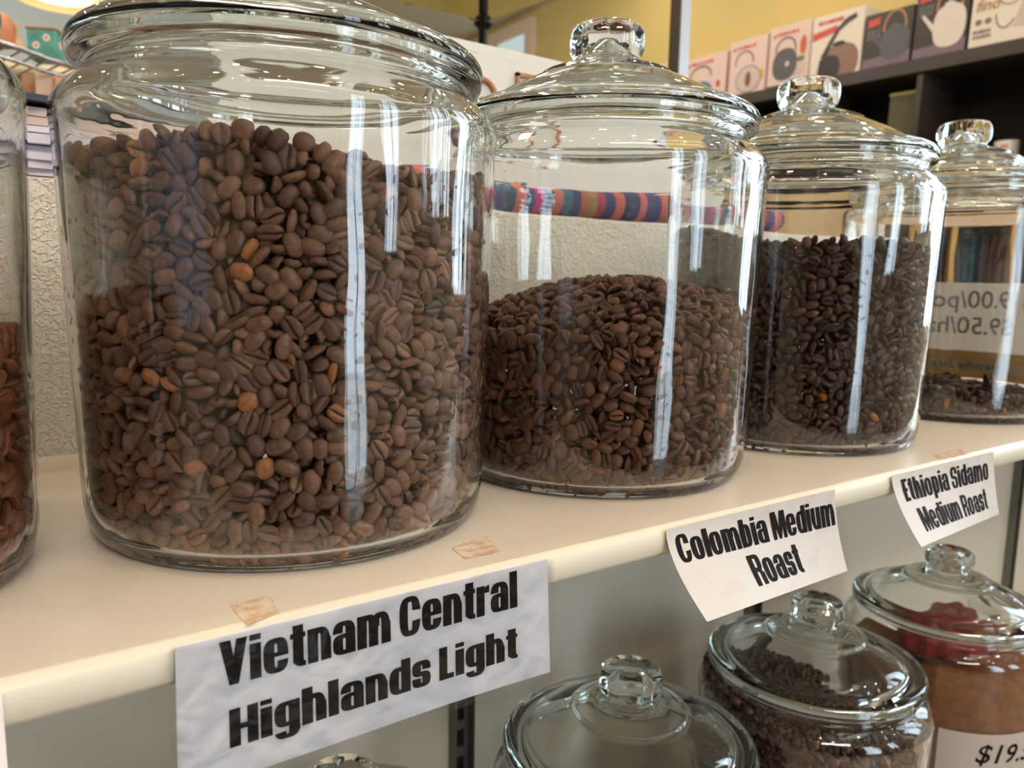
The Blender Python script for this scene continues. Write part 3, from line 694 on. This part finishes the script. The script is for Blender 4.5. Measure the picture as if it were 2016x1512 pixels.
wrap('lettering', 'low coffee 2nd p', .0125, lambda x, y: ((RB - .0010) * math.cos(bk + R(-34) + x / RB), (RB - .0010) * math.sin(bk + R(-34) + x / RB), .0405 + y), M_pen, hn, .3)

# ------------------------------------------------------------------ things on and behind the half wall
# rolled striped cloth
cols = [(40, 48, 92), (196, 92, 96), (58, 44, 96), (40, 46, 110), (200, 84, 80), (150, 110, 96), (160, 40, 70), (62, 66, 124), (38, 84, 96), (206, 100, 90), (52, 62, 112), (196, 34, 128), (34, 56, 92), (206, 108, 96), (40, 90, 110), (38, 46, 104), (170, 92, 70), (150, 120, 70), (170, 52, 84), (50, 54, 112), (204, 96, 92), (40, 42, 90)]
rl = thing('rolled_cloth', 'rolled woven cloth with pink, blue and coral stripes on the half wall', 'cloth', (.36, YW + .030, .2125))
x = 0.0; L_ = .600; nseg = 44; k = 0
mats = {}
ZR_ = .0215
for i in range(nseg):
    wd = L_ / nseg; c = cols[(i * 7 + (i // 3)) % len(cols)] if i % 22 else cols[0]; c = cols[i % len(cols)]
    if c not in mats: mats[c] = mat('woven_stripe', tuple(int(q_ * .72 + 28) for q_ in c), .9, bump=(500, .5, .001))
    r0 = .0205 + .0012 * math.sin(i * .9); r1 = .0205 + .0012 * math.sin((i + 1) * .9); n = 20; V = []
    if i == 0: r0 = .016
    if i == nseg - 1: r1 = .015
    for xx, q in ((x, r0), (x + wd * .5, (r0 + r1) / 2 + .0006), (x + wd, r1)):
        for j in range(n): a = 2 * math.pi * j / n; V.append((xx, q * .95 * math.cos(a), ZR_ + q * math.sin(a)))
    F = [(s * n + j, s * n + (j + 1) % n, (s + 1) * n + (j + 1) % n, (s + 1) * n + j) for s in (0, 1) for j in range(n)]
    if i == 0: F.append(tuple(range(n)))
    if i == nseg - 1: F.append(tuple(range(2 * n, 3 * n)))
    meshobj('stripe', V, F, mats[c], rl, True, 50); x += wd

# envelopes and cards stacked on the half wall
M_env = mat('lavender_envelope', (214, 210, 226), .7, noise=(20, (200, 196, 214), .4, .6))
M_card = mat('pink_card', (206, 186, 176), .6); M_dcard = mat('dark_blue_card', (44, 54, 70), .5)
zt = .2128
for i in range(9):
    th = random.uniform(.0036, .0072); rot = random.uniform(-.07, .07); sx = random.uniform(.20, .26)
    mm, nm, lb = (M_env, 'envelope', 'lavender white envelope in the stack on the half wall') if i < 6 else ((M_card, 'card_pack', 'pinkish card pack on top of the envelope stack') if i < 8 else (M_dcard, 'booklet', 'dark blue booklet topping the paper stack'))
    nx = 12; V = []; F = []
    for s in (0, 1):
        for a in range(nx + 1):
            for b in range(2):
                u = a / nx; sag = .0022 * math.sin(u * 3.1 + i) if i < 8 else .0
                V.append(((u - .5) * sx, (b - .5) * .11, s * th + sag * .5 + .001))
    K = 2 * (nx + 1)
    for a in range(nx):
        b = 2 * a; F += [(K + b, K + b + 2, K + b + 3, K + b + 1), (b, b + 1, b + 3, b + 2), (b, b + 2, K + b + 2, K + b), (b + 1, K + b + 1, K + b + 3, b + 3)]
    F += [(0, K, K + 1, 1), (K - 2, K - 1, 2 * K - 1, 2 * K - 2)]
    o = meshobj(nm, V, F, mm); o.location = (.055 + random.uniform(-.012, .012), YW + .062 + random.uniform(-.004, .008), zt); o.rotation_euler = (0, 0, rot)
    if i == 8: o.rotation_euler = (0, 0, .3); o.location.z += .0035
    tag(o, (['lowest', 'second lowest', 'third lowest', 'fourth lowest', 'fifth lowest', 'topmost'][i] + ' lavender white envelope in the stack on the half wall') if i < 6 else lb if i == 8 else ('pinkish card pack just under the dark booklet' if i == 7 else 'pinkish card pack resting on the lavender envelopes'), nm.replace('_', ' '), 'envelopes stacked on the half wall' if i < 6 else None); zt += th + .0006

# white board with cork shapes standing behind the half wall
M_board = mat('white_painted_board', (206, 202, 194), .5, noise=(14, (198, 193, 183), .5, .8))
M_cork = mat('brown_cork', (188, 132, 92), .7, noise=(120, (160, 104, 66), .4, .6))
YP = .52
tp = at(1100, 120, y=YP).z
bd = thing('display_board', 'white display board with brown trim shapes behind the jars', 'board', (.20, YP, .10))
MB().box((0, 0, 0), (.80, .012, tp - .10), .001).build('panel', M_board, bd)
q = at(945, 172, y=YP) - Vector((.20, YP, .10)); V = []; F = []; n = 40
mb = MB(); mb.tube([(q.x + .022 * math.cos(2 * math.pi * i / n), -.002, q.z - .012 + .022 * math.sin(2 * math.pi * i / n)) for i in range(n + 1)], .0035, 8); mb.build('cork_ring', M_cork, bd, True)
q = at(1014, 143, y=YP) - Vector((.20, YP, .10))
mb = MB()
for a, b in (((0, 0), (.004, .0)), ):
    mb.box((q.x, -.005, q.z - .05), (q.x + .0045, 0, q.z)); mb.box((q.x, -.005, q.z - .0045), (q.x + .05, 0, q.z)); mb.box((q.x + .05, -.005, q.z - .05), (q.x + .0545, 0, q.z)); mb.box((q.x, -.005, q.z - .05), (q.x + .0545, 0, q.z - .0455))
mb.build('cork_square', M_cork, bd)
for u, v_, w_ in ((925, 100, .012), (1000, 118, .008)):
    q = at(u, v_, y=YP) - Vector((.20, YP, .10)); MB().box((q.x, -.0006, q.z), (q.x + w_, 0, q.z + .0006)).build('scratch', M_lowwall, bd)

# post
pp = at(1340, 60, depth=1.45)
pt = thing('metal_post', 'tall square metal post with dark side rising behind the second jar lid', 'post', (pp.x, pp.y, ZF))
hw = .0125
MB().box((-hw, -hw, 0), (hw, hw, ZC - ZF)).build('post_core', mat('pale_painted_metal', (176, 180, 184), .35, metal=.3), pt)
MB().box((-hw - .004, -hw, 0), (-hw - .0002, hw, ZC - ZF)).build('dark_strip', mat('dark_bronze_strip', (66, 58, 48), .5), pt)

# ------------------------------------------------------------------ kettle boxes on the wall unit
P0 = Vector((2.5987, 1.3244, .8930)); EX = -Vector((.04016954, .99862648, .03363881)); EYv = Vector((-.00135202, -.03361163, .99943406)); EZ = EX.cross(EYv)
MF = Matrix((EX, EYv, EZ)).transposed().to_4x4()
def frame_thing(name, label, cat, a, b, group=None, off=0.0):
    o = thing(name, label, cat, (0, 0, 0), 0, group); m4 = MF.copy(); m4.translation = P0 + EX * a + EYv * b + EZ * off; o.matrix_world = m4; return o
cb = mat('black_carton', (52, 44, 42), .5); cw = mat('white_carton', (226, 218, 206), .5); cp = mat('pinkish_carton', (222, 196, 190), .5)
pr = {k: mat('print_' + k, c, .5) for k, c in dict(red=(206, 70, 66), black=(40, 34, 34), grey=(120, 116, 114), orange=(196, 92, 40), tan=(176, 122, 84), white=(220, 210, 204), copper=(138, 104, 92), steel=(84, 84, 90), yellow=(214, 160, 44), gold=(176, 130, 66), blue=(84, 128, 176), green=(96, 120, 84), pale=(200, 186, 180), lilac=(120, 100, 116), brown=(120, 88, 80)).items()}
def disc(cx, cy_, a, b, z, t0=0, t1=360, n=28, e=2.0):
    pts = []
    for i in range(n): t = R(t0 + (t1 - t0) * i / (n - 1 if t1 - t0 < 360 else n)); c, s = math.cos(t), math.sin(t); pts.append((cx + a * math.copysign(abs(c) ** (2 / e), c), cy_ + b * math.copysign(abs(s) ** (2 / e), s), z))
    return pts
def poly(name, pts, m, par): return meshobj(name, pts, [tuple(range(len(pts)))], m, par)
def band(name, cx, cy_, a, b, th, z, m, par, t0=0, t1=360, n=32):
    V = []; 
    for i in range(n + 1):
        t = R(t0 + (t1 - t0) * i / n)
        for k in (0, th): V.append((cx + (a - k) * math.cos(t), cy_ + (b - k) * math.sin(t), z))
    return meshobj(name, V, [(2 * i, 2 * i + 2, 2 * i + 3, 2 * i + 1) for i in range(n)], m, par)
def words(name, x0, y0, x1, y1, m, par, z, rows=1, n=9):
    mb = MB(); rs = random.Random(int(x0 * 9000 + y0 * 777 + rows))
    for r_ in range(rows):
        h = (y1 - y0) / rows; yb = y0 + h * r_; x = x0
        while x < x1:
            ww = (x1 - x0) / n * rs.uniform(.55, .9); mb.quad((x, yb + h * .15, z), (min(x + ww, x1), yb + h * .15, z), (min(x + ww, x1), yb + h * rs.uniform(.7, .95), z), (x, yb + h * .8, z)); x += (x1 - x0) / n
    return mb.build(name, m, par)
def kbox(a0, a1, h, m, label, style, dep=.19, b=0.0):
    o = frame_thing('kettle_box', label, 'box', a0, b, 'boxed kettles on the dark wall shelf'); w_ = a1 - a0 - .004
    MB().box((0, 0, -dep), (w_, h, 0), .002).build('carton', m, o); z = .0012
    if style in ('dk_pale', 'dk_dark'):
        body = pr['white'] if style == 'dk_pale' else pr['steel']
        poly('printed_table', [(0.002, .002, z), (w_ - .002, .002, z), (w_ - .002, .042, z), (.002, .03, z)], pr['lilac'], o)
        poly('printed_badge', [(.012, h - .045, z), (w_ * .32, h - .038, z), (w_ * .32, h - .014, z), (.012, h - .021, z)], pr['red'], o)
        words('printed_words', .012, h - .085, w_ * .36, h - .052, pr['grey'], o, z, 3, 4)
        cx = w_ * .64
        band('printed_handle', cx, h * .66, w_ * .25, h * .34, .008, z, pr['tan'], o, -5, 185)
        poly('printed_kettle', disc(cx + .004, h * .40, w_ * .30, h * .30, z + .0002, e=2.6), body, o)
        poly('printed_spout', [(cx - w_ * .22, h * .28, z + .0001), (cx - w_ * .24, h * .42, z + .0001), (cx - w_ * .47, h * .62, z + .0001), (cx - w_ * .52, h * .60, z + .0001)], body, o)
        poly('printed_lid', disc(cx, h * .70, w_ * .10, h * .035, z + .0003), body, o)
        if style == 'dk_pale': poly('printed_lid_knob', disc(cx, h * .77, w_ * .03, h * .03, z + .0003), body, o)
    elif style == 'copper':
        poly('printed_band', [(.004, h * .62, z), (w_ * .52, h * .70, z), (w_ * .50, h * .80, z), (.004, h * .74, z)], pr['red'], o)
        words('printed_words', w_ * .12, h * .84, w_ * .62, h * .93, pr['red'], o, z, 1, 9)
        poly('printed_kettle', disc(w_ * .60, h * .20, w_ * .36, h * .30, z, e=2.4), pr['copper'], o)
        poly('printed_kettle_shade', disc(w_ * .40, h * .14, w_ * .22, h * .20, z + .0002, e=2.4), pr['black'], o)
        mb = MB(); pts = [(w_ * .24, h * .02), (w_ * .26, h * .30), (w_ * .38, h * .52), (w_ * .52, h * .72), (w_ * .70, h * .84), (w_ * .86, h * .88)]; rr = [.016, .012, .008, .007, .010, .008]
        for i in range(len(pts) - 1):
            (xa, ya), (xb, yb) = pts[i], pts[i + 1]; d = Vector((xb - xa, yb - ya)).normalized(); nx_, ny_ = -d.y, d.x
            mb.quad((xa + nx_ * rr[i], ya + ny_ * rr[i], z + .0004), (xa - nx_ * rr[i], ya - ny_ * rr[i], z + .0004), (xb - nx_ * rr[i + 1], yb - ny_ * rr[i + 1], z + .0004), (xb + nx_ * rr[i + 1], yb + ny_ * rr[i + 1], z + .0004))
        mb.build('printed_handle', pr['black'], o); poly('printed_lid', disc(w_ * .56, h * .50, w_ * .13, h * .04, z + .0003), pr['black'], o)
    elif style in ('iron', 'steel', 'dim'):
        words('printed_words', w_ * .18, h * .82, w_ * .72, h * .90, pr['red'], o, z, 1, 9); poly('printed_dot', disc(w_ * .12, h * .84, .006, .006, z), pr['brown'], o)
        cx = w_ * .42; body = pr['steel'] if style == 'iron' else pr['pale']
        band('printed_handle', cx, h * .58, w_ * .26, h * .22, .007, z, pr['steel'] if style != 'steel' else pr['grey'], o, -10, 190)
        if style == 'dim': poly('printed_kettle', disc(cx, h * .28, w_ * .28, h * .18, z + .0002), pr['blue'], o); poly('printed_flower', disc(w_ * .84, h * .34, .012, .015, z), pr['orange'], o)
        elif style == 'iron':
            poly('printed_kettle', disc(cx, h * .34, w_ * .30, h * .27, z + .0002, e=2.3), body, o); poly('printed_motif', disc(cx + .012, h * .34, .010, .010, z + .0004), pr['pale'], o)
            poly('printed_flower', disc(w_ * .84, h * .60, .014, .034, z), pr['orange'], o); poly('printed_leaf', disc(w_ * .80, h * .38, .018, .010, z), pr['green'], o); words('printed_words', w_ * .66, h * .12, w_ * .94, h * .30, pr['pale'], o, z, 3, 4)
        else:
            cx = w_ * .55; poly('printed_kettle', disc(cx, h * .26, w_ * .33, h * .24, z + .0002, e=2.5), body, o); poly('printed_kettle_shine', disc(cx, h * .26, w_ * .08, h * .14, z + .0004), pr['brown'], o)
            band('printed_kettle_outline', cx, h * .26, w_ * .34, h * .25, .004, z + .0005, pr['grey'], o); poly('printed_tag', [(w_ * .84, h * .2, z), (w_ * .95, h * .22, z), (w_ * .95, h * .40, z), (w_ * .84, h * .38, z)], pr['yellow'], o)
    elif style == 'fino':
        V, F = flat_text('fino', .046, .2, .0008); meshobj('lettering', [(q.x + .012, q.y + .104, z) for q in V], F, pr['gold'], o)
        for k in (0, 1): poly('printed_icon', disc(.025 + .028 * k, .072, .010, .009, z), pr['grey'], o)
        words('printed_words', .012, .022, .066, .052, pr['grey'], o, z, 2, 8)
        band('printed_filter', w_ * .46, .135, w_ * .14, .030, .003, z, pr['grey'], o); poly('printed_pitcher', [(w_ * .52, .040, z), (w_ * .80, .036, z), (w_ * .78, .120, z), (w_ * .60, .115, z)], pr['pale'], o)
        poly('printed_pitcher_shade', [(w_ * .68, .038, z + .0003), (w_ * .80, .036, z + .0003), (w_ * .78, .120, z + .0003), (w_ * .69, .117, z + .0003)], pr['steel'], o)
        band('printed_spout', w_ * .42, .085, w_ * .12, .045, .004, z + .0003, pr['grey'], o, 180, 330)
    return o
kbox(-1.10, -.872, .205, cp, 'faint pink kettle box just left of the metal post', 'dim')
kbox(-.862, -.614, .190, cp, 'pale kettle box with a blue patch just right of the metal post', 'dim')
kbox(-.600, -.408, .212, cp, 'pale kettle box printed with a steel kettle and yellow tag', 'steel')
kbox(-.400, -.208, .218, cp, 'pale kettle box printed with a dark iron kettle and orange flowers', 'iron', b=.006)
kbox(-.206, .006, .219, cw, 'white kettle box printed with a copper kettle and black handle', 'copper', .16)
kbox(.010, .188, .179, cb, 'black kettle box printed with a dark kettle and red badge', 'dk_dark')
kbox(.191, .368, .215, cb, 'black kettle box printed with a white kettle and red badge', 'dk_pale')
kbox(.372, .62, .225, cw, 'white box lettered in gold with a glass pitcher print', 'fino')
# dark shelving unit
un = frame_thing('wall_shelving', 'dark brown shelving unit carrying the kettle boxes', 'shelving', -1.3, -.001)
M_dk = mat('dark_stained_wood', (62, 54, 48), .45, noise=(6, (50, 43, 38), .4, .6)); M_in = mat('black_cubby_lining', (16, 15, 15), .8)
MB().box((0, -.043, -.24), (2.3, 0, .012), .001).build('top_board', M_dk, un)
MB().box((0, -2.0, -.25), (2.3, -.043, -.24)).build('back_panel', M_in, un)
for a in (.40, .79, 1.155, 1.52, 1.89, 2.26): MB().box((a + 0.0, -2.0, -.24), (a + .02, -.043, 0)).build('divider', M_dk, un)
MB().box((1.17, -.375, -.24), (2.3, -.36, 0)).build('shelf_board', M_dk, un); MB().box((0, -.48, -.24), (1.155, -.465, 0)).build('shelf_board', M_dk, un); MB().box((.42, -.165, -.24), (.78, -.155, 0)).build('shelf_board', M_dk, un)
M_bin = mat('olive_fabric_bin', (92, 92, 74), .9, bump=(300, .3, .001)); M_rimb = mat('bin_wood_rim', (168, 148, 92), .6)
for a, b_, lb in ((1.075, -.105, 'olive storage bin with tan rim left of the shelving divider'), (1.40, -.095, 'olive storage bin with tan rim at the right of the dark shelving')):
    o = frame_thing('storage_bin', lb, 'bin', -1.3 + a, (-.464 if a < 1.2 else -.359), 'olive bins in the dark shelving', -.16)
    hh = (.464 if a < 1.2 else .359) + b_
    MB().box((0, 0, -.06), (.078 if a < 1.2 else .115, hh, .11), .002).build('bin_body', M_bin, o); MB().box((-.001, hh, -.061), (.079 if a < 1.2 else .116, hh + .010, .112), .001).build('bin_rim', M_rimb, o)

# white mug and a far jar knob on the counter beyond
M_mug = mat('white_ceramic', (222, 216, 214), .25)
def mug(a_, b_, r_, label, mark=True):
    p_ = P0 + EX * a_ + EYv * b_ - EZ * .06; o = thing('mug', label, 'mug', p_, 0)
    MB().lathe(smooth_prof([(0, 0), (r_ * .8, 0), (r_ * .95, r_ * .2), (r_, r_), (r_, r_ * 2.2)], 3) + [(r_ * .92, r_ * 2.2), (r_ * .9, r_ * .3), (0, r_ * .2)], 32).build('cup', M_mug, o, True, 50)
    MB().tube([(r_ + r_ * .55 * math.sin(t) - .002, 0, r_ * 1.1 + r_ * .6 * math.cos(t)) for t in [math.pi * k / 10 for k in range(11)]], r_ * .13, 8).build('handle', M_mug, o, True)
    if mark:
        c = cam_az(p_.x, p_.y); mb = MB()
        for k in range(3):
            a = c - .5 + .22 * k; mb.add([((r_ + .0006) * math.cos(a + da), (r_ + .0006) * math.sin(a + da), r_ * 1.5 + dz) for da, dz in ((0, 0), (.14, 0), (.14, r_ * .35), (0, r_ * .3))], [(0, 1, 2, 3)])
        mb.build('orange_print', pr['orange'], o)
    return o
mug(.50, -.358, .034, 'white mug with orange print beyond the rightmost jar knob')
mug(-.41, -.153, .026, 'small white cup glinting between the second and third lids', False)

# counter beyond the half wall that carries board, cups and cloth stand
M_cnt = mat('oak_counter', (150, 120, 88), .5, noise=(4, (130, 100, 72), .4, .6))
ct = thing('counter', 'wooden counter behind the half wall', 'counter', (0, .47, ZF))
MB().box((.20, 0, 1.41), (.98, .7, 1.4495)).build('worktop', M_cnt, ct); MB().box((.24, .04, 0), (.94, .66, 1.41)).build('base_cabinet', M_cnt, ct)

# ------------------------------------------------------------------ glass shelf with drinking glasses (upper middle)
zg = at(955, 42, depth=1.30)
gs = thing('glass_shelf', 'hanging glass shelf carrying drinking glasses, upper middle', 'shelf', (zg.x, zg.y, zg.z))
d1 = (at(750, -5, z=zg.z) - zg); d2 = (at(1075, 0, z=zg.z) - zg); d2 = d2 * 1.3
th = Vector((0, 0, .008)); V = [Vector((0, 0, 0)), d2, d1 + d2, d1]; V = V + [q + th for q in V]
meshobj('pane', V, [(3, 2, 1, 0), (4, 5, 6, 7), (0, 1, 5, 4), (1, 2, 6, 5), (2, 3, 7, 6), (3, 0, 4, 7)], M_pane, gs)
fr = thing('shelf_post', 'black upright post under the corner of the glass shelf', 'post', (zg.x, zg.y + .006, ZF + 1.45))
hp = zg.z - ZF - 1.4505
MB().lathe([(0, 0), (.008, 0), (.008, hp - .012), (.016, hp - .004), (.016, hp), (0, hp)], 24).build('pole', mat('black_metal_pole', (22, 22, 22), .3, metal=.4), fr, True, 40)
fr['category'] = 'post'
M_tumbler = glass_mat('tumbler_glass', (.95, .80, .82, 1))
for i, (u, v_, lb) in enumerate([(941, 36, 'drinking glass nearest the corner of the hanging glass shelf'), (986, 17, 'drinking glass to the right of the corner on the glass shelf'), (877, 15, 'drinking glass left of the corner on the glass shelf'), (812, 4, 'leftmost drinking glass on the hanging glass shelf')]):
    q = at(u, v_, z=zg.z + .0085); r_ = .017
    g_ = MB().lathe([(0, .0), (r_ * .9, .0), (r_, .004), (r_, .06), (r_ * .92, .06), (r_ * .90, .008), (0, .007)], 40).build('drinking_glass', M_tumbler, None, True, 50)
    g_.location = (q.x, q.y, zg.z + .0085); tag(g_, lb, 'glass', 'drinking glasses on the hanging glass shelf')

# window in the olive wall
M_lit = mat('daylit_pane', (210, 232, 240), .3, emit=((205, 228, 238), .75)); M_trim = mat('peach_trim', (226, 206, 186), .6)
q1 = at(1043, 64, x=XR); q2 = at(930, 140, x=XR); ya, yb_, zt2 = q1.y, q2.y, q1.z
wi = thing('window_frame', 'peach framed bright window high on the yellow wall', 'window', (XR, ya, zt2 - 1.3)); wi['kind'] = 'structure'; wl = yb_ - ya
MB().box((-.012, 0, 0), (-.004, wl, 1.3)).build('pane', M_lit, wi)
MB().box((-.04, -.07, -.08), (-.001, 0, 1.37)).box((-.04, wl, -.08), (-.001, wl + .07, 1.37)).box((-.04, 0, 1.3), (-.001, wl, 1.37)).box((-.04, 0, -.08), (-.001, wl, 0)).box((-.03, wl * .48, 0), (-.004, wl * .52, 1.3)).build('casing', M_trim, wi)

# ------------------------------------------------------------------ left background: wire rack, pots, tin, lamp
M_chrome = mat('chrome_wire', (172, 176, 184), .2, metal=1)
rk = thing('wire_rack', 'chrome wire rack shelf in the left background', 'rack', (0, 0, 0))
A0 = at(-60, 62, depth=1.15); A1 = at(300, 186, depth=1.55); B0 = at(-60, 98, depth=1.15); B1 = at(300, 172, depth=1.55)
A0.z = at(-60, 62, depth=1.15).z
MB().tube([A0, A1], .0042, 10).build('top_rail', M_chrome, rk, True); MB().tube([A0 + Vector((0, 0, -.022)), A1 + Vector((0, 0, -.022))], .003, 10).build('lower_rail', M_chrome, rk, True)
back = Vector((-.10, .42, 0))
mb = MB(); mb.tube([A0 + back, A1 + back], .0042, 8)
for i in range(15):
    q = A0.lerp(A1, (i + .5) / 15); mb.tube([q + Vector((0, 0, .0)), q + back], .0018, 6)
mb.build('wires', M_chrome, rk, True)
mb = MB()
for q in (A0.lerp(A1, .02), A0.lerp(A1, .98), A0.lerp(A1, .02) + back, A0.lerp(A1, .98) + back): mb.tube([(q.x, q.y, ZF), (q.x, q.y, q.z + .01)], .008, 10)
mb.build('uprights', M_chrome, rk, True)
def on_rail(u): # point on the rack above the rail at image column u
    best = min(range(200), key=lambda i: abs(1008 + FOC * ((A0.lerp(A1, i / 199) - EYE).dot(RGT)) / ((A0.lerp(A1, i / 199) - EYE).dot(FWD)) - u)); return A0.lerp(A1, best / 199)
M_tc = mat('terracotta', (206, 136, 96), .7, noise=(20, (188, 118, 80), .4, .6))
q = on_rail(14) + back * .09
MB_ = MB().lathe(smooth_prof([(0, 0), (.028, 0), (.031, .02), (.030, .05), (.022, .066), (.010, .070), (0, .071)], 3), 32).build('clay_jar', M_tc, None, True, 60); MB_.location = (q.x, q.y, q.z + .0045); MB_.scale = (.72, .72, .72); tag(MB_, 'rounded terracotta jar on the wire rack', 'jar')
q = on_rail(44) + back * .05
bt = MB().lathe(smooth_prof([(0, 0), (.010, 0), (.011, .006), (.004, .016), (.003, .034), (.0015, .042), (0, .043)], 3), 20).build('wooden_figurine', mat('honey_wood', (190, 150, 110), .6), None, True); bt.location = (q.x, q.y, q.z + .0045); tag(bt, 'small pointed wooden figurine beside the terracotta jar', 'figurine')
q = on_rail(108) + back * .08
tn = thing('tea_tin', 'teal tin box with white flower dots on the wire rack', 'tin', (q.x, q.y, q.z + .0045), R(-28)); tn.scale = (.72, .72, .72)
M_teal = mat('teal_tin_paint', (92, 168, 156), .4, noise=(40, (74, 140, 128), .4, .65))
MB().box((-.032, -.025, 0), (.032, .025, .066), .0015).build('tin_body', M_teal, tn); MB().box((-.034, -.027, .0665), (.034, .027, .072), .0015).build('tin_lid', mat('copper_lid', (176, 128, 96), .4), tn)
for x, y, z, ax in ((-.012, -.0254, .030, 0), (.012, -.0254, .048, 0), (.0324, -.003, .036, 1)):
    pts = disc(x if not ax else y, z, .0085, .0085, 0, n=20); poly('flower_dot', [(p_[0], y, p_[1]) if not ax else (x, p_[0], p_[1]) for p_ in pts], pr['white'], tn)
    pts = disc(x if not ax else y, z, .003, .003, 0, n=12); poly('flower_centre', [(p_[0], y - .0003, p_[1]) if not ax else (x + .0003, p_[0], p_[1]) for p_ in pts], pr['red'], tn)
# second tier: cloth heap and wooden blocks
M_heap = mat('cream_cloth', (206, 196, 166), .8, bump=(30, .6, .004)); M_wd = mat('block_wood', (196, 150, 108), .6, noise=(14, (170, 122, 82), .4, .6)); M_wd2 = mat('pale_block_wood', (206, 178, 156), .6)
c = at(90, 200, depth=1.35); MB().box((c.x - .28, c.y - .05, c.z - .03), (c.x + .22, c.y + .25, c.z - .001), .003).build('lower_tier', M_wd, rk)
for i, (u, s, m_, lb) in enumerate(((62, .028, M_wd, 'orange brown wooden block under the wire rack'), (92, .034, M_wd2, 'pale wooden block under the wire rack'), (125, .026, M_wd, 'darker wooden block at the right under the wire rack'))):
    p_ = at(u, 200, depth=1.32); o = MB().box((-s / 2, -s / 2, 0), (s / 2, s / 2, s * (1.2 if i != 1 else 1.05)), .002).build('wooden_block', m_, None); o.location = (p_.x, p_.y, c.z); tag(o, lb, 'block', 'wooden blocks under the wire rack')
bm = bmesh.new(); bmesh.ops.create_icosphere(bm, subdivisions=4, radius=1)
for q in bm.verts:
    cc = q.co; f = 1 + .16 * math.sin(cc.x * 5 + cc.y * 3) + .08 * math.sin(cc.x * 13); q.co = Vector((cc.x * .11, cc.y * .05, max(cc.z, -.4) * .020 * f))
me = bpy.data.meshes.new('cloth_heap'); bm.to_mesh(me); bm.free(); me.materials.append(M_heap); me.polygons.foreach_set('use_smooth', [True] * len(me.polygons))
p_ = at(85, 140, depth=1.42); o = bpy.data.objects.new('folded_cloth', me); C.objects.link(o); o.location = (p_.x, p_.y + .05, p_.z); tag(o, 'cream folded cloth heaped on the tray under the rack rails', 'cloth')
MB().box((p_.x - .16, p_.y, p_.z - .016), (p_.x + .14, p_.y + .12, p_.z - .009), .002).build('tray', mat('grey_tray', (120, 116, 104), .4), rk)

# pendant lamp
lp = at(118, -4, depth=2.4)
pl = thing('pendant_lamp', 'glowing round pendant lamp with pale shade, top left', 'lamp', (lp.x, lp.y, lp.z))
MB().lathe([(.0, .004), (.088, .004)], 40).build('diffuser', mat('lamp_diffuser', (255, 244, 222), .5, emit=((255, 240, 214), 6)), pl)
MB().lathe(smooth_prof([(.125, -.010), (.115, .02), (.08, .06), (.03, .09), (.01, .10)], 3) + [(.01, .104), (.03, .094), (.083, .064), (.119, .022), (.128, -.010)], 40, closed=True).build('shade', mat('cream_lamp_shade', (240, 224, 186), .5, emit=((250, 226, 170), .35)), pl, True, 50)
MB().tube([(0, 0, .10), (0, 0, ZC - lp.z)], .003, 8).build('cord', M_black, pl)

# ------------------------------------------------------------------ beyond the end of the half wall: tall cabinet with hanging garments
M_gold = mat('golden_wood', (190, 150, 70), .5, noise=(8, (170, 128, 56), .4, .6))
yc = .95
x0 = at(1700, 480, y=yc).x; x1 = at(1880, 480, y=yc).x
cbx = at(1875, 500, depth=1.95); cb0 = thing('garment_cabinet', 'golden wood cabinet with hanging teal and brown garments, right', 'cabinet', (cbx.x, cbx.y, ZF), R(-52))
zt_ = at(1900, 432, depth=1.95).z - ZF
for a in (-.16, .0, .155): MB().box((a - .008, -.02, 0), (a + .008, .30, zt_ + .012)).build('upright', M_gold, cb0)
MB().box((-.17, -.02, zt_ + .001), (.165, .30, zt_ + .016)).build('top_board', M_gold, cb0); MB().box((-.17, .30, 0), (.165, .31, zt_ + .016)).build('back_panel', mat('brown_back', (126, 96, 76), .6), cb0)
MB().box((-.17, -.018, zt_ + .017), (.165, .30, zt_ + .12)).build('cornice', mat('beige_panel', (196, 172, 148), .6), cb0)
MB().box((-.62, .10, 0), (-.172, .12, zt_ + .10)).build('side_screen', mat('tan_screen', (176, 148, 112), .6, noise=(3, (196, 176, 140), .45, .55)), cb0)
for i, (a, w_, c) in enumerate(((.022, .022, (64, 66, 58)), (.052, .030, (24, 66, 80)), (.085, .026, (66, 46, 50)), (.118, .024, (78, 48, 34)), (.142, .014, (112, 92, 80)), (-.13, .03, (120, 98, 76)), (-.09, .03, (98, 78, 62)), (-.04, .035, (60, 56, 54)))):
    V = []; F = []; n = 12
    for k in range(2):
        for j in range(n + 1): u = j / n; V.append((a + (u - .5) * w_, .03 + .01 * math.sin(u * 9 + i), (zt_ - .03 - .004 * math.sin(u * 3)) if k else .5))
    for k in range(2):
        for j in range(n + 1): u = j / n; V.append((a + (u - .5) * w_, .05 + .01 * math.sin(u * 9 + i), (zt_ - .03) if k else .5))
    K = n + 1
    for j in range(n): F += [(j, j + 1, K + j + 1, K + j), (2 * K + j, 3 * K + j, 3 * K + j + 1, 2 * K + j + 1), (K + j, K + j + 1, 3 * K + j + 1, 3 * K + j)]
    F += [(0, K, 3 * K, 2 * K), (n, 2 * K + n, 3 * K + n, K + n)]
    meshobj('garment', V, F, mat('garment_cloth', c, .9), cb0, True, 60)
